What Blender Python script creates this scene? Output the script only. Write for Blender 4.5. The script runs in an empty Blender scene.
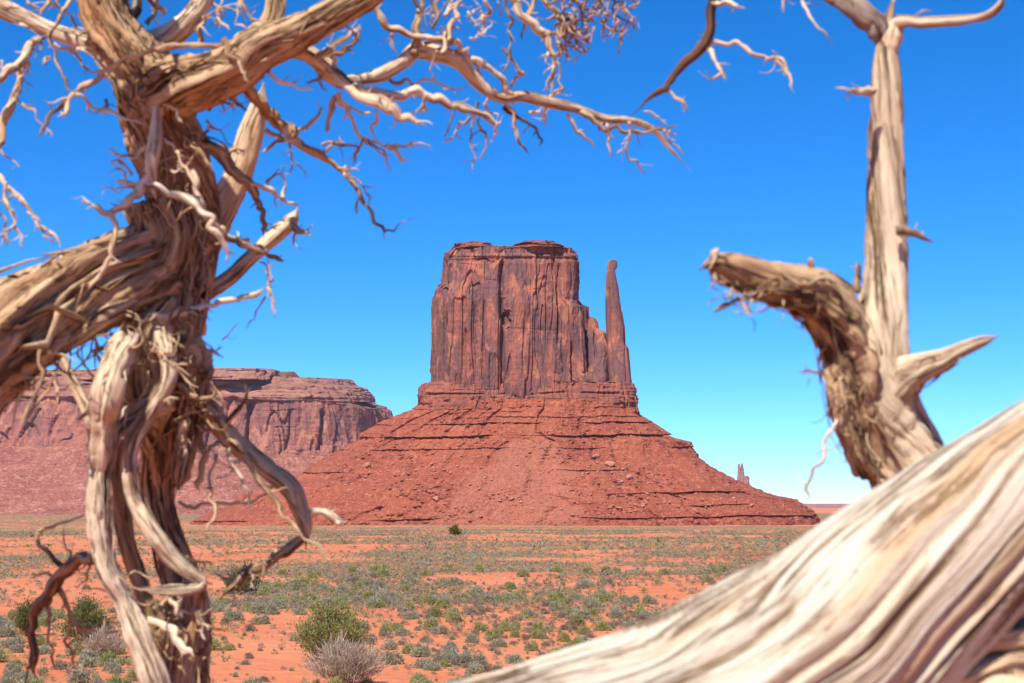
import bpy, math, random
import numpy as np
from mathutils import Vector
random.seed(7); RNG = np.random.default_rng(7)
C = bpy.context.scene.collection
S = bpy.context.scene

# ------------------------------------------------------------------ camera, sky, sun, exposure
F = 1422.0                      # focal length in pixels of a 1024 px wide frame (50 mm on 36 mm)
HOR = 506.0                     # image row of the horizon
PITCH = math.atan((HOR-341.5)/F)
cam = bpy.data.cameras.new('camera'); camo = bpy.data.objects.new('camera', cam); C.objects.link(camo)
cam.lens = F*36/1024; cam.sensor_width = 36; cam.clip_start = 0.1; cam.clip_end = 40000
camo.location = (0, 0, 0); camo.rotation_euler = (math.pi/2+PITCH, 0, 0)
cam.dof.use_dof = True; cam.dof.focus_distance = 700; cam.dof.aperture_fstop = 5.6
S.camera = camo

SUN_EL, SUN_AZ = math.radians(52), math.radians(23)   # azimuth: degrees to the left of straight behind the camera
to_sun = Vector((-math.sin(SUN_AZ)*math.cos(SUN_EL), -math.cos(SUN_AZ)*math.cos(SUN_EL), math.sin(SUN_EL)))
w = bpy.data.worlds.new('World'); S.world = w; w.use_nodes = True
nt = w.node_tree; bg = nt.nodes['Background']
sky = nt.nodes.new('ShaderNodeTexSky'); sky.sky_type = 'NISHITA'; sky.sun_disc = False
sky.sun_elevation = SUN_EL; sky.sun_rotation = math.atan2(to_sun.x, to_sun.y)
sky.altitude = 1700; sky.air_density = 0.72; sky.dust_density = 0.0; sky.ozone_density = 10.0
hs = nt.nodes.new('ShaderNodeHueSaturation'); hs.inputs['Saturation'].default_value = 1.2
nt.links.new(sky.outputs[0], hs.inputs['Color']); nt.links.new(hs.outputs[0], bg.inputs[0]); bg.inputs[1].default_value = 0.135
sun = bpy.data.lights.new('sun', 'SUN'); suno = bpy.data.objects.new('sun', sun); C.objects.link(suno)
sun.energy = 4.9; sun.angle = math.radians(0.53); sun.color = (1, 0.95, 0.88)
suno.rotation_euler = to_sun.to_track_quat('Z', 'Y').to_euler()
S.view_settings.view_transform = 'Standard'; S.view_settings.look = 'None'; S.view_settings.gamma = 1
S.view_settings.exposure = 0.75

# ------------------------------------------------------------------ helpers
def W(px, py, Y):
    """world point seen at pixel (px, py) at distance Y in front of the camera"""
    t = math.tan(PITCH + math.atan((341.5-py)/F)); Z = Y*t
    return np.array(((px-512)/F*(Y*math.cos(PITCH)+Z*math.sin(PITCH)), Y, Z))

def _h(i, j, k, seed):
    n = (i.astype(np.int64)*374761393 + j.astype(np.int64)*668265263 + k.astype(np.int64)*2147483647*3 + k.astype(np.int64)*974711 + seed*1274126177) & 0xffffffff
    n = ((n ^ (n >> 13))*1274126177) & 0xffffffff
    n = ((n ^ (n >> 16))*2246822519) & 0xffffffff
    return ((n ^ (n >> 15)) & 0xffffff)/float(0xffffff)

def vnoise(x, y, z, seed=0):
    x, y, z = np.broadcast_arrays(np.asarray(x, float), np.asarray(y, float), np.asarray(z, float))
    i, j, k = np.floor(x), np.floor(y), np.floor(z)
    u, v, t = x-i, y-j, z-k
    u, v, t = u*u*(3-2*u), v*v*(3-2*v), t*t*(3-2*t)
    r = 0
    for a in (0, 1):
        for b in (0, 1):
            for c in (0, 1):
                r = r + _h(i+a, j+b, k+c, seed)*(u if a else 1-u)*(v if b else 1-v)*(t if c else 1-t)
    return r*2-1

def fbm(x, y, z, octv=4, seed=0, gain=0.5):
    r, a, f, n = 0, 1, 1, 0
    for o in range(octv):
        r = r + a*vnoise(np.asarray(x)*f+o*17.3, np.asarray(y)*f+o*5.1, np.asarray(z)*f, seed+o); n += a; a *= gain; f *= 2.03
    return r/n

def sstep(a, b, x):
    t = np.clip((x-a)/(b-a), 0, 1); return t*t*(3-2*t)

def make_mesh(name, V, Fs, smooth=True, attrs=None):
    """V (N,3), Fs a list of (M,k) index arrays"""
    me = bpy.data.meshes.new(name)
    me.vertices.add(len(V)); me.vertices.foreach_set('co', np.asarray(V, np.float32).ravel())
    Fs = [f for f in Fs if len(f)]
    loops = np.concatenate([f.ravel() for f in Fs]); tot = np.concatenate([np.full(len(f), f.shape[1]) for f in Fs])
    me.loops.add(len(loops)); me.loops.foreach_set('vertex_index', loops.astype(np.int32))
    me.polygons.add(len(tot)); st = np.concatenate(([0], np.cumsum(tot)[:-1]))
    me.polygons.foreach_set('loop_start', st.astype(np.int32)); me.polygons.foreach_set('loop_total', tot.astype(np.int32))
    me.polygons.foreach_set('use_smooth', np.full(len(tot), smooth))
    for k, a in (attrs or {}).items():
        a = np.asarray(a, np.float32)
        if a.ndim == 2:
            at = me.attributes.new(k, 'FLOAT_VECTOR', 'POINT'); at.data.foreach_set('vector', a.ravel())
        else:
            at = me.attributes.new(k, 'FLOAT', 'POINT'); at.data.foreach_set('value', a)
    me.update(calc_edges=True); me.validate()
    return me

def link(name, me, mat=None, parent=None, loc=None):
    o = bpy.data.objects.new(name, me); C.objects.link(o)
    if mat and me and not me.materials: me.materials.append(mat)
    if parent: o.parent = parent
    if loc is not None: o.location = loc
    return o

def tag(o, label=None, cat=None, group=None, kind=None):
    if label: o['label'] = label
    if cat: o['category'] = cat
    if group: o['group'] = group
    if kind: o['kind'] = kind
    return o

def thing(name, label, cat, loc, group=None):
    return tag(link(name, None, loc=loc), label, cat, group)

def grid_faces(nu, nv, wrap):
    """vertices index v*nu+u, faces between rows; wrap closes u"""
    u = np.arange(nu if wrap else nu-1); v = np.arange(nv-1)
    uu, vv = np.meshgrid(u, v); u2 = (uu+1) % nu
    return np.stack([vv*nu+uu, vv*nu+u2, (vv+1)*nu+u2, (vv+1)*nu+uu], -1).reshape(-1, 4)

# ------------------------------------------------------------------ materials
class NT:
    def __init__(s, name, rough=0.9):
        s.m = bpy.data.materials.new(name); s.m.use_nodes = True; s.t = s.m.node_tree; s.n = s.t.nodes
        s.b = s.n['Principled BSDF']; s.b.inputs['Roughness'].default_value = rough
        s.b.inputs['Specular IOR Level'].default_value = 0.15
    def add(s, typ, ins=None, **kw):
        n = s.n.new(typ)
        for k, v in kw.items(): setattr(n, k, v)
        for k, v in (ins or {}).items(): s.set(n.inputs[k], v)
        return n
    def set(s, inp, v):
        if isinstance(v, bpy.types.NodeSocket): s.t.links.new(v, inp)
        else: inp.default_value = v
    def coord(s, kind='Object'): return s.add('ShaderNodeTexCoord').outputs[kind]
    def attr(s, name, out='Vector'): return s.add('ShaderNodeAttribute', attribute_name=name).outputs[out]
    def map(s, vec, scale): return s.add('ShaderNodeMapping', {'Vector': vec, 'Scale': scale}).outputs[0]
    def noise(s, vec, scale, detail=4, rough=0.55, dist=0.0):
        return s.add('ShaderNodeTexNoise', {'Vector': vec, 'Scale': scale, 'Detail': detail, 'Roughness': rough, 'Distortion': dist}).outputs['Fac']
    def ramp(s, fac, stops, interp='LINEAR'):
        r = s.add('ShaderNodeValToRGB', {'Fac': fac}); e = r.color_ramp.elements; r.color_ramp.interpolation = interp
        while len(e) < len(stops): e.new(0.5)
        for q, (p, c) in zip(e, stops):
            q.position = p; q.color = tuple(c)+(1,) if hasattr(c, '__len__') else (c, c, c, 1)
        return r.outputs[0]
    def mix(s, fac, a, b, blend='MIX'):
        m = s.add('ShaderNodeMix', data_type='RGBA', blend_type=blend)
        for k, v in ((0, fac), (6, a), (7, b)):
            if not isinstance(v, bpy.types.NodeSocket) and k > 0: v = tuple(v)+(1,)
            s.set(m.inputs[k], v)
        return m.outputs[2]
    def math(s, op, a, b=0.0):
        m = s.add('ShaderNodeMath', operation=op); s.set(m.inputs[0], a); s.set(m.inputs[1], b); return m.outputs[0]
    def bump(s, h, strength, dist, prev=None):
        ins = {'Height': h, 'Strength': strength, 'Distance': dist}
        if prev: ins['Normal'] = prev
        return s.add('ShaderNodeBump', ins).outputs[0]
    def done(s, col, normal=None):
        s.set(s.b.inputs['Base Color'], col if isinstance(col, bpy.types.NodeSocket) else tuple(col)+(1,))
        if normal: s.set(s.b.inputs['Normal'], normal)
        return s.m

def wood_mat(name, cols, scale=1.0, bleach=0.5, bleach_col=(0.62, 0.55, 0.45), deep=0.012, fw=0.5, rustf=0.5):
    m = NT(name, 0.85); g = m.attr('grain')
    fine = m.noise(g, 120*scale, 6, 0.7, 0.3); mid = m.noise(g, 34*scale, 4, 0.62, 0.4); big = m.noise(g, 8*scale, 3, 0.5)
    f = m.math('ADD', m.math('MULTIPLY', fine, fw), m.math('MULTIPLY', mid, 1-fw))
    col = m.ramp(f, [(0.36, cols[0]), (0.45, cols[1]), (0.53, cols[2]), (0.64, cols[3])])
    bl = m.ramp(big, [(0.5-bleach*0.3, 0.0), (0.8-bleach*0.35, 1.0)])
    bl = m.math('MULTIPLY', bl, m.ramp(f, [(0.42, 0.0), (0.54, 1.0)]))
    col = m.mix(m.math('MULTIPLY', bl, 0.75), col, bleach_col)
    rust = m.noise(g, 15*scale, 3, 0.6)
    col = m.mix(m.math('MULTIPLY', m.ramp(rust, [(0.54, 0.0), (0.66, 1.0)]), rustf), col, cols[4])
    h = m.ramp(f, [(0.33, 0.0), (0.47, 0.8), (0.66, 1.0)])
    return m.done(col, m.bump(h, 1.0, deep/scale))

M_bark = wood_mat('weathered_juniper_wood', [(0.051, 0.026, 0.014), (0.232, 0.128, 0.063), (0.436, 0.264, 0.133), (0.638, 0.426, 0.239), (0.392, 0.178, 0.073)], 1.0, 0.35, (0.725, 0.540, 0.331), 0.016)
M_pale = wood_mat('bleached_juniper_wood', [(0.141, 0.081, 0.042), (0.410, 0.264, 0.148), (0.579, 0.416, 0.258), (0.735, 0.568, 0.380), (0.480, 0.277, 0.148)], 1.0, 0.7, (0.778, 0.637, 0.450))
M_snag = wood_mat('sun_bleached_snag_wood', [(0.151, 0.082, 0.041), (0.423, 0.259, 0.137), (0.582, 0.393, 0.232), (0.711, 0.519, 0.328), (0.559, 0.311, 0.150)], 0.7, 0.5, (0.695, 0.556, 0.382))
M_log = wood_mat('bleached_log_wood', [(0.155, 0.078, 0.032), (0.402, 0.264, 0.148), (0.505, 0.397, 0.278), (0.587, 0.502, 0.384), (0.484, 0.268, 0.111)], 0.85, 0.75, (0.618, 0.541, 0.422), 0.012, fw=0.62, rustf=0.7)
M_rust = wood_mat('reddish_dead_wood', [(0.03, 0.014, 0.009), (0.10, 0.05, 0.032), (0.15, 0.08, 0.05), (0.22, 0.135, 0.09), (0.14, 0.065, 0.038)], 1.0, 0.2)
_m = NT('dead_needles'); M_needle = _m.done(_m.mix(_m.noise(_m.coord(), 30, 2), (0.24, 0.115, 0.06), (0.44, 0.29, 0.20)))

def rock_mat(name, base, pale, dark, orange, sx, streak=0.6, talus=False, fan=False, bed=0.08):
    """sx: metres of the smallest structure"""
    m = NT(name, 0.95); co = m.coord()
    strat = m.noise(m.map(co, (0.012/sx, 0.012/sx, 0.30/sx)), 1, 4, 0.6)
    if talus:
        big = m.noise(co, 0.018/sx, 4); mid = m.noise(co, 0.16/sx, 5, 0.7); fine = m.noise(co, 0.5/sx, 3, 0.6)
        col = m.mix(m.ramp(strat, [(0.35, 0.0), (0.65, 1.0)]), base, dark)
        col = m.mix(m.math('MULTIPLY', m.ramp(big, [(0.42, 0.0), (0.62, 1.0)]), 0.55), col, orange)
        col = m.mix(m.math('MULTIPLY', m.ramp(mid, [(0.52, 0.0), (0.64, 1.0)]), 0.65), col, pale)
        col = m.mix(m.math('MULTIPLY', m.ramp(fine, [(0.57, 0.0), (0.66, 1.0)]), 0.6), col, tuple(c*1.2 for c in pale))
        col = m.mix(m.math('MULTIPLY', m.ramp(m.noise(co, 0.33/sx, 3, 0.6), [(0.55, 0.0), (0.66, 1.0)]), 0.6), col, tuple(c*0.5 for c in dark))
        if fan:
            fa = m.attr('fan', 'Fac')
            col = m.mix(m.math('MULTIPLY', fa, m.ramp(fine, [(0.35, 0.1), (0.6, 0.8)])), col, (0.33, 0.125, 0.08))
        h = m.math('ADD', mid, m.math('MULTIPLY', strat, 0.5))
        return m.done(col, m.bump(fine, 1.0, 1.6*sx, m.bump(h, 0.8, 3.0*sx)))
    v1 = m.noise(m.map(co, (0.12/sx, 0.12/sx, 0.014/sx)), 1, 5, 0.65, 0.3)
    v2 = m.noise(m.map(co, (0.05/sx, 0.05/sx, 0.014/sx)), 1, 4, 0.6, 0.5)
    fine = m.noise(m.map(co, (0.4/sx, 0.4/sx, 0.09/sx)), 1, 4, 0.7)
    patch = m.noise(m.map(co, (0.07/sx, 0.07/sx, 0.035/sx)), 1, 4, 0.65, 0.6)
    col = m.mix(m.ramp(strat, [(0.4, 0.0), (0.62, 0.6)]), base, pale)
    col = m.mix(m.ramp(v2, [(0.43, 0.0), (0.53, streak)]), col, dark)
    col = m.mix(m.math('MULTIPLY', m.ramp(v1, [(0.48, 0.0), (0.62, 1.0)]), streak*0.8), col, tuple(c*0.75 for c in dark))
    col = m.mix(m.ramp(patch, [(0.53, 0.0), (0.62, 0.75)]), col, orange)
    col = m.mix(m.math('MULTIPLY', m.ramp(fine, [(0.56, 0.0), (0.68, 1.0)]), 0.45), col, tuple(c*0.6 for c in dark))
    h = m.math('ADD', m.math('MULTIPLY', v1, 0.7), m.math('MULTIPLY', strat, bed))
    return m.done(col, m.bump(fine, 0.8, 1.6*sx, m.bump(h, 0.9, 4.5*sx)))

M_cliff = rock_mat('red_cliff_sandstone', (0.252, 0.084, 0.058), (0.296, 0.115, 0.081), (0.131, 0.065, 0.063), (0.397, 0.145, 0.078), 1.0, 0.85)
M_band = rock_mat('layered_red_shale', (0.231, 0.073, 0.048), (0.265, 0.100, 0.066), (0.128, 0.048, 0.040), (0.308, 0.100, 0.056), 0.8, 0.35, bed=0.35)
M_talus = rock_mat('red_talus', (0.273, 0.071, 0.040), (0.402, 0.151, 0.092), (0.221, 0.054, 0.031), (0.332, 0.091, 0.044), 1.0, talus=True, fan=True)
M_mesa = rock_mat('far_cliff_sandstone', (0.294, 0.099, 0.070), (0.350, 0.147, 0.101), (0.156, 0.074, 0.069), (0.423, 0.175, 0.101), 2.2, 0.6)
M_mesacap = rock_mat('tan_cap_rock', (0.29, 0.118, 0.08), (0.37, 0.19, 0.125), (0.19, 0.08, 0.062), (0.36, 0.17, 0.105), 1.5, 0.45)
M_mesatal = rock_mat('far_talus', (0.292, 0.099, 0.067), (0.447, 0.215, 0.155), (0.206, 0.065, 0.047), (0.361, 0.129, 0.077), 2.6, talus=True)
M_farrock = rock_mat('distant_sandstone', (0.30, 0.125, 0.10), (0.34, 0.15, 0.12), (0.2, 0.09, 0.08), (0.36, 0.16, 0.12), 4.0, 0.5)

def sand_mat():
    m = NT('orange_desert_sand', 0.95); co = m.coord()
    a = m.noise(co, 0.05, 5, 0.6); b = m.noise(co, 0.7, 5, 0.65); c = m.noise(co, 9, 4, 0.7); far = m.noise(m.map(co, (0.012, 0.03, 0.02)), 1, 6, 0.7)
    col = m.mix(m.ramp(a, [(0.38, 0.0), (0.65, 1.0)]), (0.465, 0.135, 0.055), (0.52, 0.185, 0.088))
    col = m.mix(m.math('MULTIPLY', m.ramp(b, [(0.52, 0.0), (0.7, 1.0)]), 0.55), col, (0.53, 0.225, 0.12))
    col = m.mix(m.math('MULTIPLY', m.ramp(b, [(0.28, 1.0), (0.42, 0.0)]), 0.5), col, (0.37, 0.098, 0.043))
    col = m.mix(m.math('MULTIPLY', m.ramp(c, [(0.60, 0.0), (0.70, 1.0)]), 0.35), col, (0.30, 0.115, 0.06))
    col = m.mix(m.math('MULTIPLY', m.ramp(far, [(0.5, 0.0), (0.62, 1.0)]), 0.35), col, (0.38, 0.19, 0.095))
    return m.done(col, m.bump(c, 0.7, 0.04, m.bump(b, 0.8, 0.3)))
M_sand = sand_mat()

def leaf_mat(name, a, b, c, source):
    """a..b..c: the plant-to-plant range of colour; source 'object' or the attribute 'tint'"""
    m = NT(name, 0.8)
    r = m.add('ShaderNodeObjectInfo').outputs['Random'] if source == 'object' else m.attr('tint', 'Fac')
    col = m.ramp(r, [(0.0, a), (0.5, b), (1.0, c)])
    n = m.noise(m.coord(), 9 if source == 'object' else 3, 3)
    col = m.mix(m.ramp(n, [(0.35, 0.0), (0.65, 0.45)]), col, tuple(x*0.68 for x in a))
    tr = m.add('ShaderNodeBsdfTranslucent', {'Color': col}); mx = m.add('ShaderNodeMixShader', {0: 0.5})
    m.t.links.new(m.b.outputs[0], mx.inputs[1]); m.t.links.new(tr.outputs[0], mx.inputs[2]); m.t.links.new(mx.outputs[0], m.n['Material Output'].inputs['Surface'])
    return m.done(col)
KIND = {
 'sagebrush': [(0.376, 0.345, 0.213), (0.480, 0.449, 0.298), (0.418, 0.360, 0.245)],
 'rabbitbrush': [(0.365, 0.345, 0.125), (0.480, 0.449, 0.177), (0.438, 0.397, 0.188)],
 'dry_grass_tuft': [(0.486, 0.378, 0.207), (0.576, 0.477, 0.279), (0.468, 0.369, 0.225)],
 'blackbrush': [(0.313, 0.225, 0.152), (0.428, 0.324, 0.230), (0.365, 0.282, 0.198)],
}
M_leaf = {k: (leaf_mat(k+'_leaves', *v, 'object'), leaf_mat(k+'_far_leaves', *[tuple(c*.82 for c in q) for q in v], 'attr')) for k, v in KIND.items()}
M_green = leaf_mat('green_bush_leaves', (0.14, 0.15, 0.045), (0.20, 0.20, 0.065), (0.28, 0.26, 0.10), 'attr')
M_olive = leaf_mat('olive_bush_leaves', (0.25, 0.235, 0.075), (0.36, 0.33, 0.11), (0.44, 0.40, 0.17), 'attr')
M_dryb = leaf_mat('dry_twig_bush', (0.50, 0.38, 0.26), (0.60, 0.47, 0.34), (0.42, 0.31, 0.21), 'attr')
_m = NT('boulder_rock'); M_boulder = _m.done(_m.mix(_m.noise(_m.coord(), 0.5, 4), (0.26, 0.09, 0.055), (0.46, 0.22, 0.15)), _m.bump(_m.noise(_m.coord(), 0.9, 4), 0.6, 0.8))

# ------------------------------------------------------------------ ground
_gr = np.array([0, 3, 12, 30, 43, 60, 85, 110, 180, 300, 450, 700, 1000, 1300, 3300, 9000, 30000.])
_gz = np.array([-1.68, -1.7, -2.5, -3.65, -3.9, -4.0, -4.2, -4.5, -5.0, -6.2, -7.8, -10.9, -14.8, -18.3, -17, -12, -12.])
def ground_z(x, y):
    r = np.hypot(x, y)
    lz = np.interp(np.log(r+5), np.log(_gr+5), _gz)
    a = 0.10+0.3*sstep(20, 80, r)+0.1*sstep(150, 500, r)
    return lz + a*fbm(x/26, y/17, 0, 3, 11) + 0.05*fbm(x/2.5, y/2.5, 0, 3, 12)*sstep(4, 20, r) + 0.6*sstep(250, 900, r)*fbm(x/190, y/150, 0, 3, 13) + 2.0*sstep(600, 1000, r)*(1-sstep(1500, 2300, r))*fbm(x/75, y/130, 0, 4, 14)
rr = np.concatenate(([0.0], np.geomspace(0.8, 20, 40), np.geomspace(20.5, 3400, 520), np.geomspace(3450, 14000, 40)))
aa = np.concatenate((np.linspace(-0.55, 0.55, 420), np.linspace(0.57, 2*math.pi-0.57, 90)))
A, R = np.meshgrid(aa, rr)
gx, gy = R*np.sin(A), R*np.cos(A)
gV = np.stack([gx, gy, ground_z(gx, gy)], -1).reshape(-1, 3)
tag(link('ground', make_mesh('ground', gV, [grid_faces(len(aa), len(rr), True)]), M_sand), kind='structure')

# the dry air: far rock fades towards pale blue
hz = make_mesh('haze', np.array([(x_, y_, z_) for z_ in (-40., 420.) for x_, y_ in ((-14500, -14500), (14500, -14500), (14500, 14500), (-14500, 14500))]), [np.array([(0, 3, 2, 1), (4, 5, 6, 7), (0, 1, 5, 4), (1, 2, 6, 5), (2, 3, 7, 6), (3, 0, 4, 7)])], False)
hm = bpy.data.materials.new('haze_air'); hm.use_nodes = True; hm.node_tree.nodes.clear()
pv = hm.node_tree.nodes.new('ShaderNodeVolumePrincipled'); ho = hm.node_tree.nodes.new('ShaderNodeOutputMaterial')
pv.inputs['Color'].default_value = (0.72, 0.84, 1.0, 1); pv.inputs['Density'].default_value = 1.7e-5; pv.inputs['Anisotropy'].default_value = 0.1
hm.node_tree.links.new(pv.outputs[0], ho.inputs['Volume'])
tag(link('haze', hz, hm), kind='stuff')

# ------------------------------------------------------------------ lofted rock bodies
def outline(a, b, e, n, front=0.78):
    t = np.linspace(0, 2*math.pi, 6001)
    cp = lambda q: np.sign(q)*np.abs(q)**e
    x, y = a*cp(np.cos(t)), -b*cp(np.sin(t))
    wgt = np.where(np.sin(t) > -0.25, 1.0, (1-front)/front*1.2)
    seg = np.hypot(np.diff(x), np.diff(y)); arc = np.concatenate(([0], np.cumsum(seg)))
    ww = np.concatenate(([0], np.cumsum(seg*wgt[1:])))
    th = np.interp(np.linspace(0, ww[-1], n, endpoint=False), ww, t)
    return th, np.interp(th, t, arc)

def loft(table, Y0, b, e, n, nz, disp, dip=0.0, pxtop=None, origin=(0, 0, 0), extra=None, captop=True):
    """table: rows (py, left px, right px) from top to bottom as the silhouette shows; b: (top, bottom) half depth in metres"""
    T = np.array(table, float)
    py = np.linspace(T[0, 0], T[-1, 0], nz)
    Lp, Rp = np.interp(py, T[:, 0], T[:, 1]), np.interp(py, T[:, 0], T[:, 2])
    P0 = np.array([W(l, p, Y0) for l, p in zip(Lp, py)]); P1 = np.array([W(r, p, Y0) for r, p in zip(Rp, py)])
    Z = P0[:, 2]; c = (P0[:, 0]+P1[:, 0])/2; a = (P1[:, 0]-P0[:, 0])/2
    q = (py-py[0])/(py[-1]-py[0])
    B = np.interp(q, np.linspace(0, 1, len(b)), b)
    th, s = outline(a[nz//2], B[nz//2], e, n)
    ct, st = np.cos(th)[None], np.sin(th)[None]
    cp = lambda v, p: np.sign(v)*np.abs(v)**p
    X = c[:, None]+a[:, None]*cp(ct, e); Y = Y0-B[:, None]*cp(st, e)
    nx, ny = cp(ct, 2-e)/a[:, None], -cp(st, 2-e)/B[:, None]
    nl = np.hypot(nx, ny)+1e-9; nx, ny = nx/nl, ny/nl
    ZZ = np.repeat(Z[:, None], n, 1); SS = np.repeat(s[None], nz, 0); PY = np.repeat(py[:, None], n, 1)
    d = disp(SS, ZZ, PY, X, Y, nx, ny)
    dz = 0
    if isinstance(d, tuple): d, dz = d
    X, Y = X+nx*d, Y+ny*d
    ZZ = ZZ+dz
    ZZ = ZZ*(1-dip*(Y0-Y)/Y0)
    V = np.stack([X, Y, ZZ], -1)
    Fc = [grid_faces(n, nz, True)[:, ::-1]]
    V = V.reshape(-1, 3)
    if captop:
        rings = [V]; top = V[:n]; cen = top.mean(0); k = nz
        Fs = []
        prev = np.arange(n)
        base = len(V)
        for i, sc in enumerate((0.82, 0.6, 0.35, 0.12)):
            R_ = cen+(top-cen)*sc; R_[:, 2] = top[:, 2]*sc+cen[2]*(1-sc)+fbm(R_[:, 0]/9, R_[:, 1]/9, 0, 3, 5)*1.5
            rings.append(R_); cur = base+i*n+np.arange(n)
            Fs.append(np.stack([prev, np.roll(prev, -1), np.roll(cur, -1), cur], -1)); prev = cur
        V = np.concatenate(rings); Fc += Fs
        Fc.append(prev[None, :])
    return V-np.array(origin), Fc

XW = lambda px, Y=1500: (px-512)/F*Y*1.005
def cliff_disp(amp=1.0, sc=1.0, cracks=(), pockets=(), seed=0, Y0=1500, bed=(0, 0)):
    def f(s, z, py, X, Y, nx, ny):
        wx = 2.0*fbm(X/(50*sc), Y/(50*sc), z/(90*sc), 3, seed+9)*sc
        N = lambda fn, k, h, o, *a: fn((X+wx)/(k*sc)+o, Y/(k*sc), z/(h*sc), *a)
        d = 10*N(fbm, 42, 300, 0, 2, seed)
        n1 = N(fbm, 17, 190, 3.3, 3, seed+1)*3.4
        q = np.floor(n1)+sstep(0.0, 0.16, n1-np.floor(n1))
        d = d+2.9*q
        n3 = N(fbm, 7.5, 60, 7.7, 3, seed+21)*3.0
        d = d+.6*(np.floor(n3)+sstep(0, 0.22, n3-np.floor(n3)))
        n2 = np.abs(N(vnoise, 12, 260, 1.7, seed+2)); d = d-3.6*(1-sstep(0.0, 0.09, n2))*sstep(-.4, .2, vnoise(X/(15*sc), 0, z/(60*sc), seed+12))
        n4 = np.abs(N(vnoise, 5, 110, 4.7, seed+4)); d = d-.8*(1-sstep(0.0, 0.12, n4))*sstep(-.3, .3, vnoise(X/(12*sc), 5, z/(40*sc), seed+14))
        hz = np.abs(vnoise(X/(60*sc), Y/(60*sc), z/(9*sc), seed+3)); m = sstep(0.1, 0.5, fbm(X/(24*sc), 9, z/(20*sc), 2, seed+5))
        d = d-0.9*(1-sstep(0, 0.12, hz))*m
        d = d+0.8*fbm(X/(2.6*sc), Y/(2.6*sc), z/(3.5*sc), 3, seed+6)
        d = (d-d.mean())*amp*sc
        front = (ny < -0.2)
        for (cx, y0, y1, dep, wd) in cracks:
            xc = XW(cx, Y0)+2.2*fbm(z/30, cx, 0, 3, seed+31); g = np.exp(-((X-xc)/wd)**2)*sstep(y0-4, y0+4, py)*(1-sstep(y1-5, y1+5, py))
            d = d-dep*g*front
        for (cx, cy, rx, ry, dep) in pockets:
            g = 1-sstep(0.55, 1.05, np.hypot((X-XW(cx, Y0))/rx, (py-cy)/ry)+0.6*fbm(X/5, z/5, 1, 3, seed+8))
            d = d-dep*g*front
        if bed[1]:
            m = sstep(bed[0]-3, bed[0]+3, py) if bed[1] > 0 else 1-sstep(bed[0]-3, bed[0]+6, py)
            bb = vnoise(s/(90*sc), z/(3.2*sc), 5.5, seed+7)
            d = d+m*abs(bed[1])*(np.round(bb*2)/2+0.4*bb)
        return d
    return f

ORI = np.array((XW(530), 1500.0, -18.0))
butte = thing('butte', 'tall red sandstone butte with a thin thumb spire on a broad talus cone', 'butte', ORI)
tower_tab = [(246.5, 465.5, 564.5), (247.5, 459.5, 569.5), (250, 452.5, 572.5), (254, 449.0, 575.0), (264, 445.0, 577.0), (282, 444.1, 576.9), (285, 440.5, 576.5), (290, 436.0, 576.1), (300, 434.3, 575.7), (304, 434.0, 578.5), (306.5, 434.0, 583.5), (337, 434.2, 585.5), (372, 432.5, 587.5), (380, 432.0, 594.5), (412, 430.5, 597.5)]
V, Fc = loft(tower_tab, 1500, (40, 52, 56, 58), 0.62, 1500, 330,
    cliff_disp(0.85, 1.0, [(502, 262, 412, 11, 2.4), (446, 258, 345, 4, 1.5), (558, 266, 345, 5, 1.4), (537, 250, 300, 3, 1.2), (467, 330, 405, 4, 1.6), (484, 300, 404, 3.5, 1.3), (572, 345, 405, 5, 2), (526, 380, 405, 3, 1.2)],
               [(506, 318, 5.5, 10, 9), (444, 291, 2.6, 4.5, 5), (448, 319, 2.2, 6, 5)], 1, bed=(262, -1.6)), dip=0.9, origin=ORI)
link('cliff_tower', make_mesh('cliff_tower', V, Fc), M_cliff, butte)
for tab in ([(242.5, 470, 480), (243.3, 462, 486), (245.2, 458, 489), (248.5, 455, 496), (252, 453, 499)], [(241.3, 532, 547), (242.2, 525, 553), (244, 521, 556.5), (246.5, 515, 561), (252, 511, 570)]):
    V, Fc = loft(tab, 1490, (8, 24, 32), 0.8, 500, 26, lambda s, z, py, X, Y, nx, ny: 4.5*np.round(2*vnoise(X/14, Y/14, z/1.7, 4))/2+5.0*fbm(X/9, Y/9, z/2.5, 4, 5), origin=ORI)
    link('cap_rock', make_mesh('cap_rock', V, Fc), M_band, butte)
V, Fc = loft([(317.5, 589.5, 592), (319, 588.5, 594), (323, 587, 596), (329, 586, 598), (331.5, 585, 603), (334, 584, 605.5), (352, 584, 607), (412, 584, 609)], 1493, (5, 22, 36, 40), 0.7, 420, 150,
    cliff_disp(0.35, 0.6, [(593, 334, 360, 4, 1.2), (598, 338, 345, 3, 5)], (), 41), origin=ORI)
link('shoulder_buttress', make_mesh('shoulder_buttress', V, Fc), M_cliff, butte)
V, Fc = loft([(260.8, 611, 615.5), (261.6, 608.6, 616.8), (265, 608.0, 617.0), (268.6, 607.6, 616.6), (270.2, 608.0, 615.4), (273, 607, 615.6), (287, 606.3, 618), (308, 606, 620.3), (328, 606, 623.8), (344, 606, 624.3), (349, 606, 627.5), (378, 606, 630), (396, 605.5, 633), (415, 605, 634)],
    1492, (6, 11, 16, 26, 34), 0.62, 420, 240, cliff_disp(0.30, 0.55, [(609, 290, 410, 2, 1.0), (624, 345, 410, 2.5, 1.0)], (), 61), origin=ORI)
link('thumb_spire', make_mesh('thumb_spire', V, Fc), M_cliff, butte)
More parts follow.
